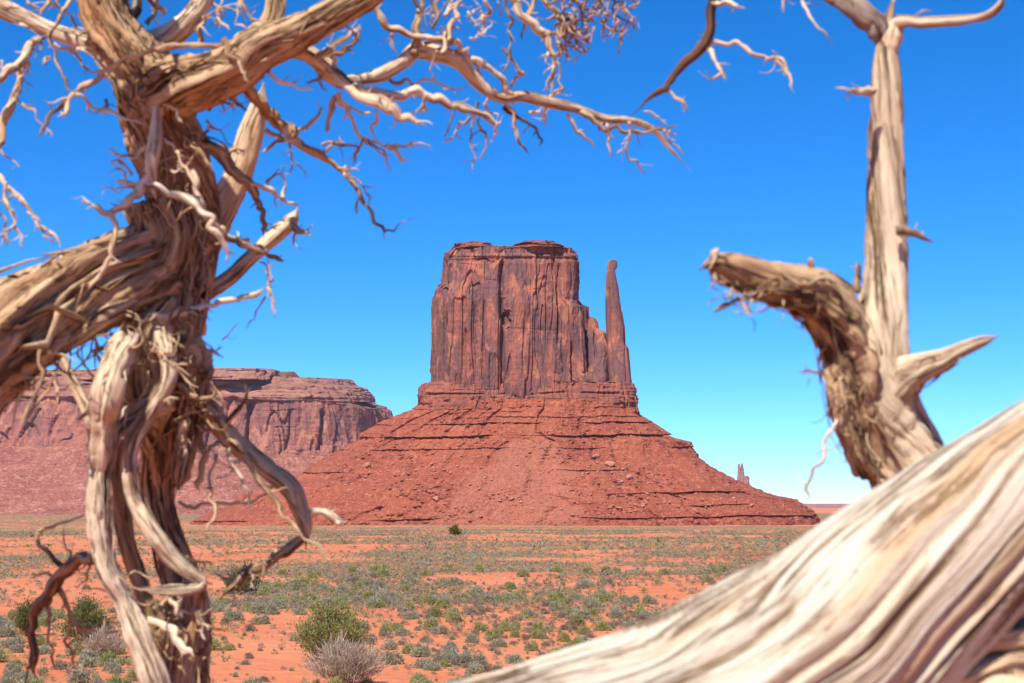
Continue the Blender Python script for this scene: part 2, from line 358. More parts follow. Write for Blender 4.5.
def band_disp(s, z, py, X, Y, nx, ny):
    blk = fbm(s/16, z/40, 0, 3, 71)*3; d = 2.2*(np.floor(blk)+sstep(0, .15, blk-np.floor(blk)))
    d = d+1.7*np.round(fbm(s/38, z/3.4, 0, 2, 72)*3)/3+1.1*fbm(s/4, z/2.5, 0, 3, 73)
    cr = np.abs(vnoise(s/8, z/60, 0, 74)); m = sstep(500, 530, X/1500*F+512)
    d = d-2.6*(1-sstep(0, .13, cr))*m
    return d-3.5*np.exp(-((py-394.5-1.5*fbm(s/50, 0, 0, 2, 76))/1.1)**2)*sstep(-.1, .3, vnoise(s/34, 0, 0, 75))
V, Fc = loft([(381, 440, 600), (383, 428, 629), (384.5, 423, 631), (387, 421.5, 632), (396, 420.5, 633.3), (404, 421, 634), (416, 419, 635)], 1497, (44, 60, 66), 0.6, 1300, 110, band_disp, dip=0.75, origin=ORI)
link('layered_cliff_base', make_mesh('layered_cliff_base', V, Fc), M_band, butte)

TL = [(400, 424), (405, 420), (409.7, 415.6), (420.6, 387.5), (433, 365.8), (439.4, 364), (452, 340.6), (464, 318.7), (480, 297), (489, 268), (499, 242), (506, 236), (513, 214), (522, 196), (535, 186)]
TR = [(400, 631), (410, 633), (414, 634.5), (427, 654), (438, 667), (442, 682), (447.5, 684), (458, 692), (467.5, 707.5), (481.5, 735.6), (494, 764), (499.5, 790), (505, 796), (516, 811), (524, 815), (535, 818)]
pyt = np.unique([p for p, _ in TL+TR]); tal_tab = [(p, np.interp(p, *zip(*TL)), np.interp(p, *zip(*TR))) for p in pyt]
LEDGES = [(408, .9, 2.2, 80), (412, 1.0, 2.4, 81), (417, .9, 2.2, 89), (423, 1.4, 3.2, 82), (435.5, 2.2, 4.8, 83), (448, 1.4, 2.2, 88), (470, 1.6, 2.6, 84), (493, 2.4, 4.4, 85), (506, 1.8, 3.5, 86), (517, 1.8, 3.0, 87)]
def talus_disp(s, z, py, X, Y, nx, ny):
    fan = fan_mask(X, py)
    d = 10*fbm(s/85, z/70, 0, 3, 91)+3.2*fbm(s/22, z/20, 0, 4, 92)
    gul = np.abs(vnoise(s/26+0.3*vnoise(s/30, z/20, 0, 95), z/130, 0, 93)); d = d-4.0*(1-sstep(0, .3, gul))
    rough = fbm(X/5.5, Y/5.5, z/4.2, 4, 94, 0.65); d = d+2.0*rough+1.5*np.clip(rough-.15, 0, 1)*4*sstep(-.2, .3, vnoise(s/40, z/18, 2, 96))
    dz = 0
    pyw = py+2.2*fbm(s/140, 0, 1, 3, 97)+0.9*fbm(s/16, 0, 2, 3, 98)+(X-XW(560))*0.010
    for (yl, h, amp, sd) in LEDGES:
        mk = sstep(-.22, .18, fbm(s/70, yl, 0, 3, sd))*(1-0.85*fan)
        if yl > 480: mk = mk*sstep(-.1, .1, fbm(s/120, yl+9, 0, 2, sd+40)+0.15)
        u = (pyw-yl)/h
        saw = np.where(u < 0, .45*np.exp(u/1.2), -np.exp(-u/1.1))       # lip above, undercut below
        d = d+amp*mk*saw*(1+0.5*vnoise(s/5, yl, 0, sd+60))
    return d, dz
def fan_mask(X, py):
    px = X/1500*F+512; t = np.clip((py-425)/98, 0, 1.2)
    cx, hw = 540-32*t, 8+62*t
    return sstep(1.25, .7, np.abs(px-cx)/hw+0.35*fbm(X/25, py/9, 0, 3, 99))*sstep(428, 452, py)
V, Fc = loft(tal_tab, 1500, (70, 110, 165, 205), 0.8, 1900, 380, talus_disp, dip=0.8, origin=ORI)
Vw = V+ORI; pyv = HOR-Vw[:, 2]/1500*F
link('talus_slope', make_mesh('talus_slope', V, Fc, attrs={'fan': fan_mask(Vw[:, 0], pyv)}), M_talus, butte)
TALUS = Vw[:1900*380].reshape(380, 1900, 3)

# ------------------------------------------------------------------ boulders on the talus
def boulder_mesh(seed, n=2):
    import bmesh
    bm = bmesh.new(); bmesh.ops.create_icosphere(bm, subdivisions=n, radius=1)
    co = np.array([v.co[:] for v in bm.verts]); r = np.random.default_rng(seed)
    for _ in range(7):
        nrm = r.normal(size=3); nrm /= np.linalg.norm(nrm); h = r.uniform(.5, .8); dd = co@nrm-h
        co -= np.where(dd > 0, dd, 0)[:, None]*nrm
    co += 0.07*fbm(co[:, 0:1]*2+seed, co[:, 1:2]*2, co[:, 2:3]*2, 3, seed)*co
    co[:, 2] *= .75
    for v, c_ in zip(bm.verts, co): v.co = c_
    me = bpy.data.meshes.new('boulder'); bm.to_mesh(me); bm.free(); me.materials.append(M_boulder); return me
BM = [boulder_mesh(k) for k in range(6)]
def on_talus(px, py):
    row = int(np.clip(np.interp(py, np.linspace(tal_tab[0][0], tal_tab[-1][0], 380), np.arange(380)), 0, 379))
    c_ = TALUS[row]; f = c_[:, 1] < 1500
    i = np.argmin(np.where(f, np.abs(c_[:, 0]/c_[:, 1]*F*.997+512-px), 1e9)); return c_[i]
big = [(369, 466, 4.2, 'large pale boulder alone on the left talus below the upper ledge'), (609, 465, 4.6, 'large boulder on the right talus among smaller rocks'), (595, 458, 3.6, 'dark topped boulder left of the big pale block on the right talus'),
       (437, 500, 3.8, 'pale slab boulder low on the talus beside the debris fan'), (628, 478, 3.4, 'lone block below the right boulder field')]
for px, py, r_, lab in big:
    p = on_talus(px, py); o = link('boulder', BM[int(px) % 6], loc=p+np.array((0, -1, .5)))
    o.scale = (r_*1.2, r_, r_); o.rotation_euler = (.2, .1, px); tag(o, lab, 'boulder')
cl = [(600, 475, 40, 14, 75), (610, 507, 35, 9, 55), (700, 500, 45, 8, 40), (450, 470, 60, 25, 50), (390, 480, 45, 18, 30), (520, 500, 50, 14, 40)]
for (cx, cy, sx_, sy_, n_) in cl:
    for k in range(n_):
        px, py = random.gauss(cx, sx_*.6), min(random.gauss(cy, sy_*.6), 519)
        p = on_talus(px, py); o = link('boulder', random.choice(BM), loc=p+np.array((0, -.6, .2)))
        r_ = 0.8+1.5*random.random()**2.5; o.scale = (r_*random.uniform(.9, 1.5), r_, r_*random.uniform(.7, 1.1)); o.rotation_euler = (random.uniform(-.4, .4), random.uniform(-.4, .4), random.uniform(0, 6))
        tag(o, 'small pale boulder lying loose on the red talus slope', 'boulder', 'small boulders scattered over the talus')

# ------------------------------------------------------------------ far mesa, far spire, farthest mesa
YM = 3600; ORM = np.array((XW(100, YM), YM, -17.0))
mesa = thing('mesa', 'long flat topped red mesa with streaked cliffs behind the dead juniper', 'mesa', ORM)
def mesa_top(px): return np.interp(px, [-900, 0, 180, 205, 272, 278, 345, 362, 376, 386], [-2, 0, 1, 0.5, -0.5, 6, 8, 10, 19, 27])
def mesa_disp(s, z, py, X, Y, nx, ny):
    d = cliff_disp(0.95, 2.3, [(287, 400, 462, 30, 6), (254, 405, 462, 14, 5), (345, 410, 462, 16, 5), (320, 410, 462, 10, 4)], (), 131, YM)(s, z, py, X, Y, nx, ny)
    up = 1-sstep(396, 404, py)
    d = d*(1-.5*up)+up*9*np.round(vnoise(s/300, z/5.5, 0, 132)*2)/2+up*7*fbm(s/30, z/12, 0, 4, 133)
    px = X/YM*F+512
    return d, -mesa_top(px)*(1-sstep(370, 425, py))/F*YM
V, Fc = loft([(397, -872, 380), (404, -876, 382.5), (420, -878, 383.5), (440, -880, 384), (462, -884, 386), (475, -890, 388)], YM, (540, 560, 600), 0.42, 2000, 170, mesa_disp, dip=.92, origin=ORM)
link('cliff_wall', make_mesh('cliff_wall', V, Fc), M_mesa, mesa)
V, Fc = loft([(368.5, 120, 268), (370, 90, 272), (376, 80, 274), (380, 70, 276)], YM-300, (120, 150, 170), 0.5, 700, 30, lambda s, z, py, X, Y, nx, ny: 9*np.round(vnoise(s/130, z/6, 0, 141)*2)/2+9*fbm(s/18, z/14, 0, 3, 142), dip=.92, origin=ORM)
link('cap_rock', make_mesh('cap_rock', V, Fc), M_mesacap, mesa)
def rim_disp(s, z, py, X, Y, nx, ny):
    q = (py-371)/30
    d = 3*np.round(vnoise(s/160, z/6.5, 0, 143)*2.5)/2.5+9*fbm(s/28, z/14, 0, 4, 144)+5*fbm(s/120, z/40, 0, 3, 145)-9*(1-sstep(0, .25, np.abs(vnoise(s/70, z/150, 0, 146))))*q
    return d, -mesa_top(X/YM*F+512)*(1-sstep(372, 401, py))/F*YM
V, Fc = loft([(371, -840, 345), (378, -848, 352), (380, -856, 359), (388, -862, 363), (390, -866, 365), (397, -872, 368), (402, -875, 370)], YM, (440, 450, 480, 490, 515, 524), 0.42, 1700, 90, rim_disp, dip=.92, origin=ORM)
link('rim_slope', make_mesh('rim_slope', V, Fc), M_mesacap, mesa)
def mesat_disp(s, z, py, X, Y, nx, ny):
    d = 22*fbm(s/190, z/120, 0, 3, 151)+9*fbm(s/45, z/40, 0, 4, 152)+8*fbm(X/16, Y/16, z/11, 4, 153, .65)
    g = np.abs(vnoise(s/75, z/300, 0, 154)); return d-9*(1-sstep(0, .3, g))
V, Fc = loft([(449, -880, 380), (456, -890, 386), (463, -900, 394), (480, -920, 420), (500, -950, 455), (509, -980, 490), (516, -1000, 510)], YM, (590, 680, 800, 900), 0.5, 1500, 150, mesat_disp, dip=.75, origin=ORM)
link('talus_slope', make_mesh('talus_slope', V, Fc), M_mesatal, mesa)

YS = 7500; ORS = W(742, 508, YS)
spire = thing('rock_spire', 'tiny distant twin pronged rock spire right of the big butte', 'rock spire', ORS)
for nm, tab, bb in (('pinnacle', [(464, 738.2, 739.6), (466, 737.6, 740.2), (476, 737.3, 741), (492, 736.5, 742.5)], 10), ('pinnacle', [(463.5, 741.3, 742.6), (466, 740.8, 743.2), (475, 740.5, 744.2), (492, 739, 746)], 12),
                    ('lower_block', [(476, 743.5, 748), (477.5, 742.8, 749), (486, 742, 749.3), (494, 736, 751)], 22), ('talus_slope', [(485, 736, 750), (492, 728, 757), (511, 695, 790)], 60)):
    V, Fc = loft(tab, YS, (bb*.6, bb, bb*(4 if 'talus' in nm else 1.2)), .8, 160, 60, lambda s, z, py, X, Y, nx, ny: 3*fbm(s/14, z/60, 0, 3, 161)+2*fbm(s/8, z/8, 0, 2, 162), origin=ORS)
    link(nm, make_mesh(nm, V, Fc), M_farrock, spire)
YF = 10500; ORF = W(900, 509, YF)
fm = thing('mesa', 'low purple mesa on the far horizon at the foot of the butte', 'mesa', ORF)
for nm, tab in (('cliff_wall', [(503.6, 790, 1500), (504.3, 786, 1510), (507.5, 782, 1520)]), ('talus_slope', [(507, 782, 1522), (509, 774, 1530), (513, 750, 1560)])):
    V, Fc = loft(tab, YF, (500, 560, 620) if nm == 'cliff_wall' else (560, 650, 800), .45, 900, 24, lambda s, z, py, X, Y, nx, ny: 25*fbm(s/160, z/200, 0, 4, 171), origin=ORF)
    link(nm, make_mesh(nm, V, Fc), M_farrock, fm)

# ------------------------------------------------------------------ wood: gnarled tubes
def catmull(P, step):
    P = np.asarray(P, float)
    if len(P) == 2: P = np.stack([P[0], (P[0]+P[1])/2, P[1]])
    Q = np.concatenate([[2*P[0]-P[1]], P, [2*P[-1]-P[-2]]]); out = []
    for i in range(1, len(Q)-2):
        p0, p1, p2, p3 = Q[i-1:i+3]; n = max(2, int(np.linalg.norm(p2[:3]-p1[:3])/step))
        t = np.linspace(0, 1, n, endpoint=False)[:, None]
        out.append(.5*((2*p1)+(-p0+p2)*t+(2*p0-5*p1+4*p2-p3)*t*t+(-p0+3*p1-3*p2+p3)*t**3))
    out.append(P[-1:]); return np.concatenate(out)

def tube(P, R, seg, seed=0, twist=0.0, lobes=0.0, rough=0.0, kink=0.0, fine=0.0, gs=1.0, flat=0.0, checks=0.0, knots=0.0, stretch=.085, wander=.55):
    """one closed gnarled tube along the points P with radii R; returns vertices, quads, end n-gons and the wood-grain coordinate"""
    P = np.asarray(P, float); R = np.asarray(R, float); n = len(P)
    s = np.concatenate(([0], np.cumsum(np.linalg.norm(np.diff(P, axis=0), axis=1))))
    if kink:
        rm = np.mean(R); kf = s/(rm*9)
        fade = np.minimum(1, s/(rm*6+1e-6))[:, None]
        P = P+fade*kink*R.mean()*np.stack([fbm(kf, seed+.3, 0, 3, seed+201), fbm(kf, seed+.3, 5, 3, seed+202), fbm(kf, seed+.3, 9, 3, seed+203)], -1)*2
    T = np.gradient(P, axis=0); T /= np.linalg.norm(T, axis=1)[:, None]+1e-12
    N = np.zeros_like(P); up = np.array((0, -1, 0.2)); v = up-T[0]*(up@T[0]); N[0] = v/np.linalg.norm(v)
    for i in range(1, n):
        v = N[i-1]-T[i]*(N[i-1]@T[i]); N[i] = v/(np.linalg.norm(v)+1e-12)
    Bn = np.cross(T, N)
    th = np.linspace(0, 2*math.pi, seg, endpoint=False)
    rm = R.mean()
    ph = th[None]+twist*s[:, None]+wander*fbm(np.cos(th)[None]*.8+seed, np.sin(th)[None]*.8, s[:, None]/(rm*2.6), 3, seed+8)*min(1, seg/40); c_, s_ = np.cos(ph), np.sin(ph); k = s[:, None]/(rm*7)
    m = np.ones((n, seg))
    if lobes: m = m+lobes*fbm(c_*1.1+seed, s_*1.1, k*.6, 3, seed)
    if rough:
        rd = np.abs(vnoise(c_*2.6+seed, s_*2.6, k*.55, seed+1)); m = m-rough*(1-sstep(0, .3, rd))
        m = m+rough*.6*fbm(c_*4.5, s_*4.5, k*.9+seed, 3, seed+2)
    if checks:
        m = m-checks*(1-sstep(0, .16, np.abs(vnoise(c_*6.5+seed, s_*6.5, k*.4, seed+5))))-.7*checks*(1-sstep(0, .2, np.abs(vnoise(c_*13+seed, s_*13, k*.7, seed+6))))
    if knots: m = m*(1+knots*fbm(s/(rm*3.2), seed*1.7, 0, 3, seed+7))[:, None]
    if flat: m = m*(1-flat*np.abs(np.sin(th))[None])
    if fine: m = m+fine*fbm(c_*11, s_*11, k*1.6+seed, 2, seed+3)
    rr_ = R[:, None]*m
    V = P[:, None]+rr_[..., None]*(np.cos(th)[None, :, None]*N[:, None]+np.sin(th)[None, :, None]*Bn[:, None])
    g = np.stack([c_*rm, s_*rm, np.repeat(s[:, None], seg, 1)*stretch], -1)*gs+seed*.37
    Q = grid_faces(seg, n, True)
    return V.reshape(-1, 3), Q, [np.arange(seg)[::-1][None], ((n-1)*seg+np.arange(seg))[None]], g.reshape(-1, 3)

def join(parts):
    Vs, Fs, Gs, o = [], [], [], 0
    for V, Q, caps, g in parts:
        Vs.append(V); Gs.append(g); Fs.append(Q+o); Fs += [c+o for c in caps]; o += len(V)
    by = {}
    for f in Fs: by.setdefault(f.shape[1], []).append(f)
    return np.concatenate(Vs), [np.concatenate(v) for v in by.values()], np.concatenate(Gs)

def px_path(pts, d0, d1, w0, w1):
    """'x,y[,w[,d]] ...' in picture pixels -> rows (X, Y, Z, radius)"""
    rows = [[float(v) for v in p.split(',')] for p in pts.split()]
    xy = np.array([r[:2] for r in rows]); L = np.concatenate(([0], np.cumsum(np.hypot(*np.diff(xy, axis=0).T)))); t = L/L[-1]
    out = []
    for r, q in zip(rows, t):
        d = r[3] if len(r) > 3 else d0+(d1-d0)*q
        wd = r[2] if len(r) > 2 and r[2] > 0 else w0+(w1-w0)*q
        out.append((*W(r[0], r[1], d), wd/2*d/F))
    return np.array(out)

class Tree:
    def __init__(s, root): s.root = root; s.loc = np.array(root.location); s.o = {}; s.cnt = 0
    def part(s, name, parts, mat, parent=None, key=None, label=None):
        V, Fs, g = join(parts)
        o = link(name, make_mesh(name, V-s.loc, Fs, attrs={'grain': g}), mat, s.o[parent] if parent else s.root)
        if key: s.o[key] = o
        if label: o['label'] = label
        return o
    def limb(s, name, pts, d0, d1, w0, w1, mat=M_bark, parent=None, key=None, seg=None, twist=0, lobes=.25, rough=.2, kink=0.0, fine=0.0, strands=0, gs=1.0, tip=True, extra=(), spurs=0, jag=0.0, checks=.09, knots=.10):
        s.cnt += 1; sd = s.cnt*13+5
        C4 = px_path(pts, d0, d1, w0, w1); rm = C4[:, 3].mean()
        if jag:                                       # sharp little turns between the traced points
            rj = np.random.default_rng(sd+900); pts2 = [C4[0]]
            for a_, b_ in zip(C4[:-1], C4[1:]):
                L_ = np.linalg.norm(b_[:3]-a_[:3])
                for f_ in ((.5,) if L_ < .05 else (.33, .66)): q_ = a_+(b_-a_)*(f_+rj.uniform(-.1, .1)); q_[:3] += rj.normal(size=3)*L_*jag*np.array((1, .6, 1)); q_[3] *= rj.uniform(.8, 1.15); pts2.append(q_)
                pts2.append(b_)
            C4 = np.array(pts2)
        if seg is None: seg = int(np.clip(rm*1422/4*1.6, 7, 110))
        Q = catmull(C4, max(rm*.22, .004)); Q[:, 3] = np.maximum(Q[:, 3], .0012)
        if tip:
            q = np.linspace(0, 1, len(Q)); Q[:, 3] *= 1-.85*sstep(.90, 1, q)
        out = [tube(Q[:, :3], Q[:, 3], seg, sd, twist, lobes, rough, kink, fine, gs, 0, checks if seg > 20 else 0, knots)]
        rg = np.random.default_rng(sd); n = len(Q)
        if strands:                                   # shreds of bark and fibre lying along the limb
            T = np.gradient(Q[:, :3], axis=0); T /= np.linalg.norm(T, axis=1)[:, None]
            a = np.cross(T, (0.3, -1, .2)); a /= np.linalg.norm(a, axis=1)[:, None]; b = np.cross(T, a)
            for k in range(int(strands*1.9)):
                L = int(n*rg.uniform(.07, .34)); i0 = rg.integers(0, max(1, n-L)); sl = slice(i0, i0+L, 2)
                if L < 8: continue
                x = Q[sl]; t = np.linspace(0, 1, len(x)); ang = rg.uniform(0, 6.28)+rg.normal()*.5*t+.25*np.sin(t*rg.uniform(3, 9)+rg.uniform(0, 6))
                peel = rg.uniform(.0, .5)**2*2*np.clip(t-.6, 0, 1)**1.5*rg.choice([0, 1, 1])
                off = x[:, 3]*(rg.uniform(.80, 1.05)+peel)
                p = x[:, :3]+off[:, None]*(np.cos(ang)[:, None]*a[sl]+np.sin(ang)[:, None]*b[sl])
                r = rm*rg.uniform(.03, .12)*np.sin(np.clip(t, .03, .97)*math.pi)**.4*(1+.4*rg.normal(size=len(t))*.5)
                out.append(tube(p, np.maximum(r, .0008), 8, sd+k*3, rg.uniform(-9, 9), .6, .35, 1.1, 0, gs, rg.uniform(.3, .75)))
        for k in range(spurs):                        # broken side spurs
            i0 = rg.integers(int(n*.15), max(int(n*.15)+1, int(n*.92))); t0 = Q[min(i0+1, n-1), :3]-Q[max(i0-1, 0), :3]; t0 /= np.linalg.norm(t0)+1e-9
            dv = rg.normal(size=3)*np.array((1, .5, 1)); dv -= t0*(dv@t0); dv /= np.linalg.norm(dv)+1e-9; dv = dv+t0*rg.uniform(.1, 1.0)
            L_ = rg.uniform(.012, .05)*rg.uniform(.5, 1.4); p = [np.append(Q[i0, :3], 1)]
            for q_ in range(3): p.append(np.append(p[-1][:3]+dv*L_/3, 1)); dv = dv+rg.normal(size=3)*.45; dv /= np.linalg.norm(dv)
            p = np.array(p); p[:, 3] = min(Q[i0, 3]*.55, .004)*np.array((1.1, .8, .6, .35)); p = catmull(p, .005); out.append(tube(p[:, :3], np.maximum(p[:, 3], .0007), 6, sd+k, 0, .4, .2, .6))
        for e in extra: out.append(e)
        return s.part(name, out, mat, parent, key)
    def twigs(s, rows, parent, d0=4.1, d1=4.1, mat=M_pale, name='twig'):
        for r in rows:
            pts, w0, w1 = r[:3]; a = r[3] if len(r) > 3 else d0; b = r[4] if len(r) > 4 else d1
            m = r[5] if len(r) > 5 else ((M_pale, M_pale, M_snag, M_bark)[(s.cnt*7) % 4] if mat is M_pale else mat)
            s.limb(name, pts, a, b, w0*.82, w1*.7, m, parent, seg=9, lobes=.7, rough=.25, kink=.35, jag=.09, spurs=3 if w0 > 3 else 1, knots=.2)

def tangle(n, box, d, wid, length, seed, droop=.4):
    """n random curling fibres in a pixel box"""
    rg = np.random.default_rng(seed); out = []
    for k in range(n):
        x, y = rg.uniform(box[0], box[2]), rg.uniform(box[1], box[3]); dd = rg.uniform(*d); a = rg.uniform(0, 6.28); L = rg.uniform(*length)
        pts = []
        for q in range(5):
            pts.append((*W(x, y, dd), max(.001, rg.uniform(*wid)*(1-q*.16)/2*dd/F))); a += rg.normal()*.55
            x += math.cos(a)*L/4; y += math.sin(a)*L/4+droop*L/8; dd += rg.normal()*.012
        Q = catmull(np.array(pts), .008); out.append(tube(Q[:, :3], Q[:, 3], 7, seed+k*7, 0, .4, .2, .6))
    return out

# ------------------------------------------------------------------ the dead juniper on the left
base = W(178, 1085, 4.35); base[2] = ground_z(base[0], base[1])
jt = Tree(thing('dead_juniper', 'gnarled dead juniper with twisted shredded trunk and bare branches', 'tree', base))
jt.limb('trunk', '185,1110,120,4.4 182,900,95,4.4 182,760,60,4.5 184,683,44,4.5 187,625,42,4.5 180,575,36,4.52 164,525,30,4.52 158,488,32,4.52 166,450,46,4.48 171,415,64,4.42 165,380,70,4.38 166,330,76,4.3 178,280,74,4.3 184,230,68,4.3 180,180,72,4.25 165,130,80,4.2 146,88,78,4.19 124,50,62,4.17 108,12,47,4.15 101,-40,46,4.12 90,-120,44,4.0 70,-230,40,3.7 40,-300,36,3.45', 4.3, 4.2, 60, 60,
        key='trunk', twist=3, lobes=.45, rough=.38, fine=.14, strands=50)
jt.limb('limb', '150,262,90,4.22 120,272,90,4.15 85,288,92,4.08 45,308,100,4.0 0,330,112,3.9 -60,365,120,3.8 -140,420,120,3.7', 4.2, 3.7, 90, 120, key='L1', twist=1.5, lobes=.25, rough=.25, fine=.14, strands=60)
jt.limb('limb', '150,205,60,4.2 165,240,62,4.2 150,262,70,4.2 128,285,60,4.15', 4.2, 4.15, 60, 60, parent=None, lobes=.4, rough=.3, fine=.15, strands=26)
jt.limb('limb', '150,130,44,4.28 156,102,60,4.17 174,88,64,4.09 204,79,58,4.05 235,66,52,4.02 262,48,44,4.0 300,32,36,3.98 340,12,32,3.95 380,-14,30,3.9 450,-70,26,3.8', 4.1, 3.9, 60, 30, key='T2', twist=2, lobes=.3, rough=.22, fine=.1, strands=30)
jt.limb('limb', '240,70,34,4.05 262,40,28,4.1 274,10,25,4.15 278,-40,22,4.2', 4.1, 4.2, 30, 22, key='T2b', lobes=.25, strands=6)
jt.limb('limb', '120,62,34,4.25 148,46,30,4.25 175,32,26,4.22 198,8,22,4.2 215,-30,20,4.2', 4.2, 4.2, 30, 22, M_pale, key='T1b', lobes=.3, strands=8)
jt.limb('limb', '188,330,34,4.5 200,265,34,4.55 220,215,30,4.6 240,170,27,4.6 252,130,24,4.6 260,105,19,4.6 264,82,14,4.6', 4.5, 4.6, 30, 15, M_snag, key='T3', lobes=.25, rough=.15, strands=5)
jt.limb('limb', '-40,-14,22,4.1 0,7,21,4.15 38,24,19,4.2 64,34,19,4.2 92,43,22,4.2 115,52,24,4.2', 4.1, 4.2, 20, 22, M_pale, key='BL', lobes=.3, strands=5)
jt.limb('limb', '178,310,20,4.4 190,300,19,4.4 225.6,279,18,4.45 264,247,18,4.5 281,232,20,4.52 291,222,15,4.55 298,207,8,4.58', 4.4, 4.58, 18, 8, M_snag, key='B1', lobes=.3)
jt.limb('limb', '196,350,34,4.4 200,392,30,4.42 216,420,24,4.45 236,444,21,4.5 269,471,20,4.52 290,488,20,4.5 300,510,18,4.5 306,528,14,4.5 306,550,6,4.5', 4.4, 4.5, 24, 6, key='R1', lobes=.35, strands=8)
jt.limb('limb', '331,53,20,4.12 322,66,18,4.13 340,80,17,4.14 365,79,14,4.16 383,74,15,4.18 404,61,16,4.2 416,50,17,4.22 439,54,18,4.25 460,62,18,4.28 475,78,17,4.32 490,92,15,4.34 505,98,13,4.36 522,96,12,4.38 547,102,12,4.42 577,109,10,4.46 605,119,9,4.5 633,121,8,4.54 654,130,7,4.56 669,148,5,4.58 691,171,2.5,4.6', 4.1, 4.6, 18, 4, M_pale, key='M2', lobes=.4, rough=.2, strands=14, extra=[tube(*(lambda Q: (Q[:, :3], Q[:, 3]))(catmull(px_path('262,50,22 285,50,22 305,54,20 327,67,18 343,81,13', 4.06, 4.12, 20, 14), .01)), 24, 77, 0, .3, .2, .5)])
# added unseen limb, offset towards the sun to shade the trunk and right limb
ts = np.array(to_sun)
def shade_limb(name, rows, mat=M_bark):
    P = np.array([(*(W(px, py, d)+ts*t), r) for px, py, d, t, r in rows]); Q = catmull(P, .02)
    jt.part(name, [tube(Q[:, :3], Q[:, 3], 40, 17+len(rows), 1, .3, .2, .3, .05)], mat)
shade_limb('limb', [(150, 170, 4.2, 1.15, .06), (192, 225, 4.25, 1.15, .09), (186, 280, 4.3, 1.35, .085), (194, 350, 4.3, 1.7, .075), (208, 420, 4.4, 2.0, .06), (240, 465, 4.5, 2.2, .085), (290, 505, 4.5, 2.4, .08), (308, 560, 4.5, 2.6, .05)])
# pale twisted strands of the lower trunk
jt.limb('root_strand', '165,395,30,4.2 140,412,26,4.15 115,430,24,4.1 103,455,22,4.08 101,498,22,4.08 103,541,22,4.1 108,571,22,4.1 123,600,22,4.12 138,635,24,4.12 156,683,26,4.14 175,750,30,4.2 182,850,50,4.3', 4.1, 4.2, 24, 28, M_pale, key='S1', lobes=.42, rough=.34, fine=.1, strands=22, knots=.2, kink=.12)
jt.limb('root_strand', '160,325,24,4.15 167,350,22,4.1 169,380,22,4.08 150,412,22,4.08 134,440,19,4.08 130,468,18,4.08 136,498,18,4.1 150,526,18,4.1 170,553,17,4.12 190,571,15,4.14 203,582,13,4.15 197,589,11,4.13 176,590,11,4.1 150,589,10,4.1 135,587,8,4.12', 4.1, 4.1, 20, 10, M_pale, key='S2', lobes=.42, rough=.32, fine=.1, strands=14, knots=.2, kink=.12)
jt.limb('root_strand', '128,340,28,4.06 118,368,36,4.0 110,395,42,3.98 106,420,38,4.02 103,445,30,4.05 101,480,20,4.09 101,510,12,4.12', 4.2, 4.2, 40, 20, M_pale, lobes=.45, rough=.4, fine=.12, strands=18, knots=.2)
jt.limb('root_strand', '170,300,34,4.2 150,330,44,4.18 140,360,46,4.18 145,395,40,4.2 160,430,30,4.25', 4.2, 4.2, 40, 30, M_bark, lobes=.5, rough=.35, fine=.18, strands=40)
jt.limb('root_strand', '130,300,26,4.1 100,318,22,4.02 70,340,20,3.98 40,362,19,3.95 15,388,18,3.92 -10,420,20,3.9 -30,520,20,3.9', 4.1, 3.9, 22, 18, M_bark, lobes=.4, rough=.3, strands=16)
jt.limb('root_strand', '62,330,26,4.0 30,350,30,3.95 5,375,30,3.9 -25,410,30,3.85', 4, 3.85, 28, 30, M_bark, lobes=.45, rough=.3, strands=22)
jt.limb('root_strand', '200,585,13,4.18 197,610,16,4.24 190,650,20,4.28 186,700,24,4.3', 4.2, 4.3, 14, 24, M_bark, lobes=.4, rough=.3, strands=8)
jt.limb('root_strand', '186,340,30,4.25 196,370,30,4.28 193,410,26,4.3 186,450,22,4.33 178,490,20,4.34', 4.2, 4.3, 30, 20, M_bark, lobes=.5, rough=.35, strands=30)
jt.limb('root_strand', '158,107,13,4.05 155,140,15,4.03 151,165,14,4.02 153,185,9,4.03 156,200,5,4.05', 4, 4, 14, 6, M_pale, key='B6', lobes=.4, rough=.2)
jt.limb('root_strand', '118,440,16,4.2 118,475,18,4.2 122,510,20,4.22 128,545,20,4.24 142,590,18,4.26 156,640,14,4.26 165,700,14,4.3', 4.2, 4.2, 10, 9, M_bark, lobes=.45, rough=.4, strands=14, knots=.2)
jt.limb('branch', '52,340,12,4.5 66,370,13,4.5 82,401,13,4.5 98,438,12,4.45 110,470,10,4.4', 4.5, 4.4, 13, 10, M_snag, lobes=.3)
jt.limb('branch', '111,380,6,4.12 97,402,6,4.08 77,421,4,4.05', 4.1, 4.05, 6, 4, M_bark)
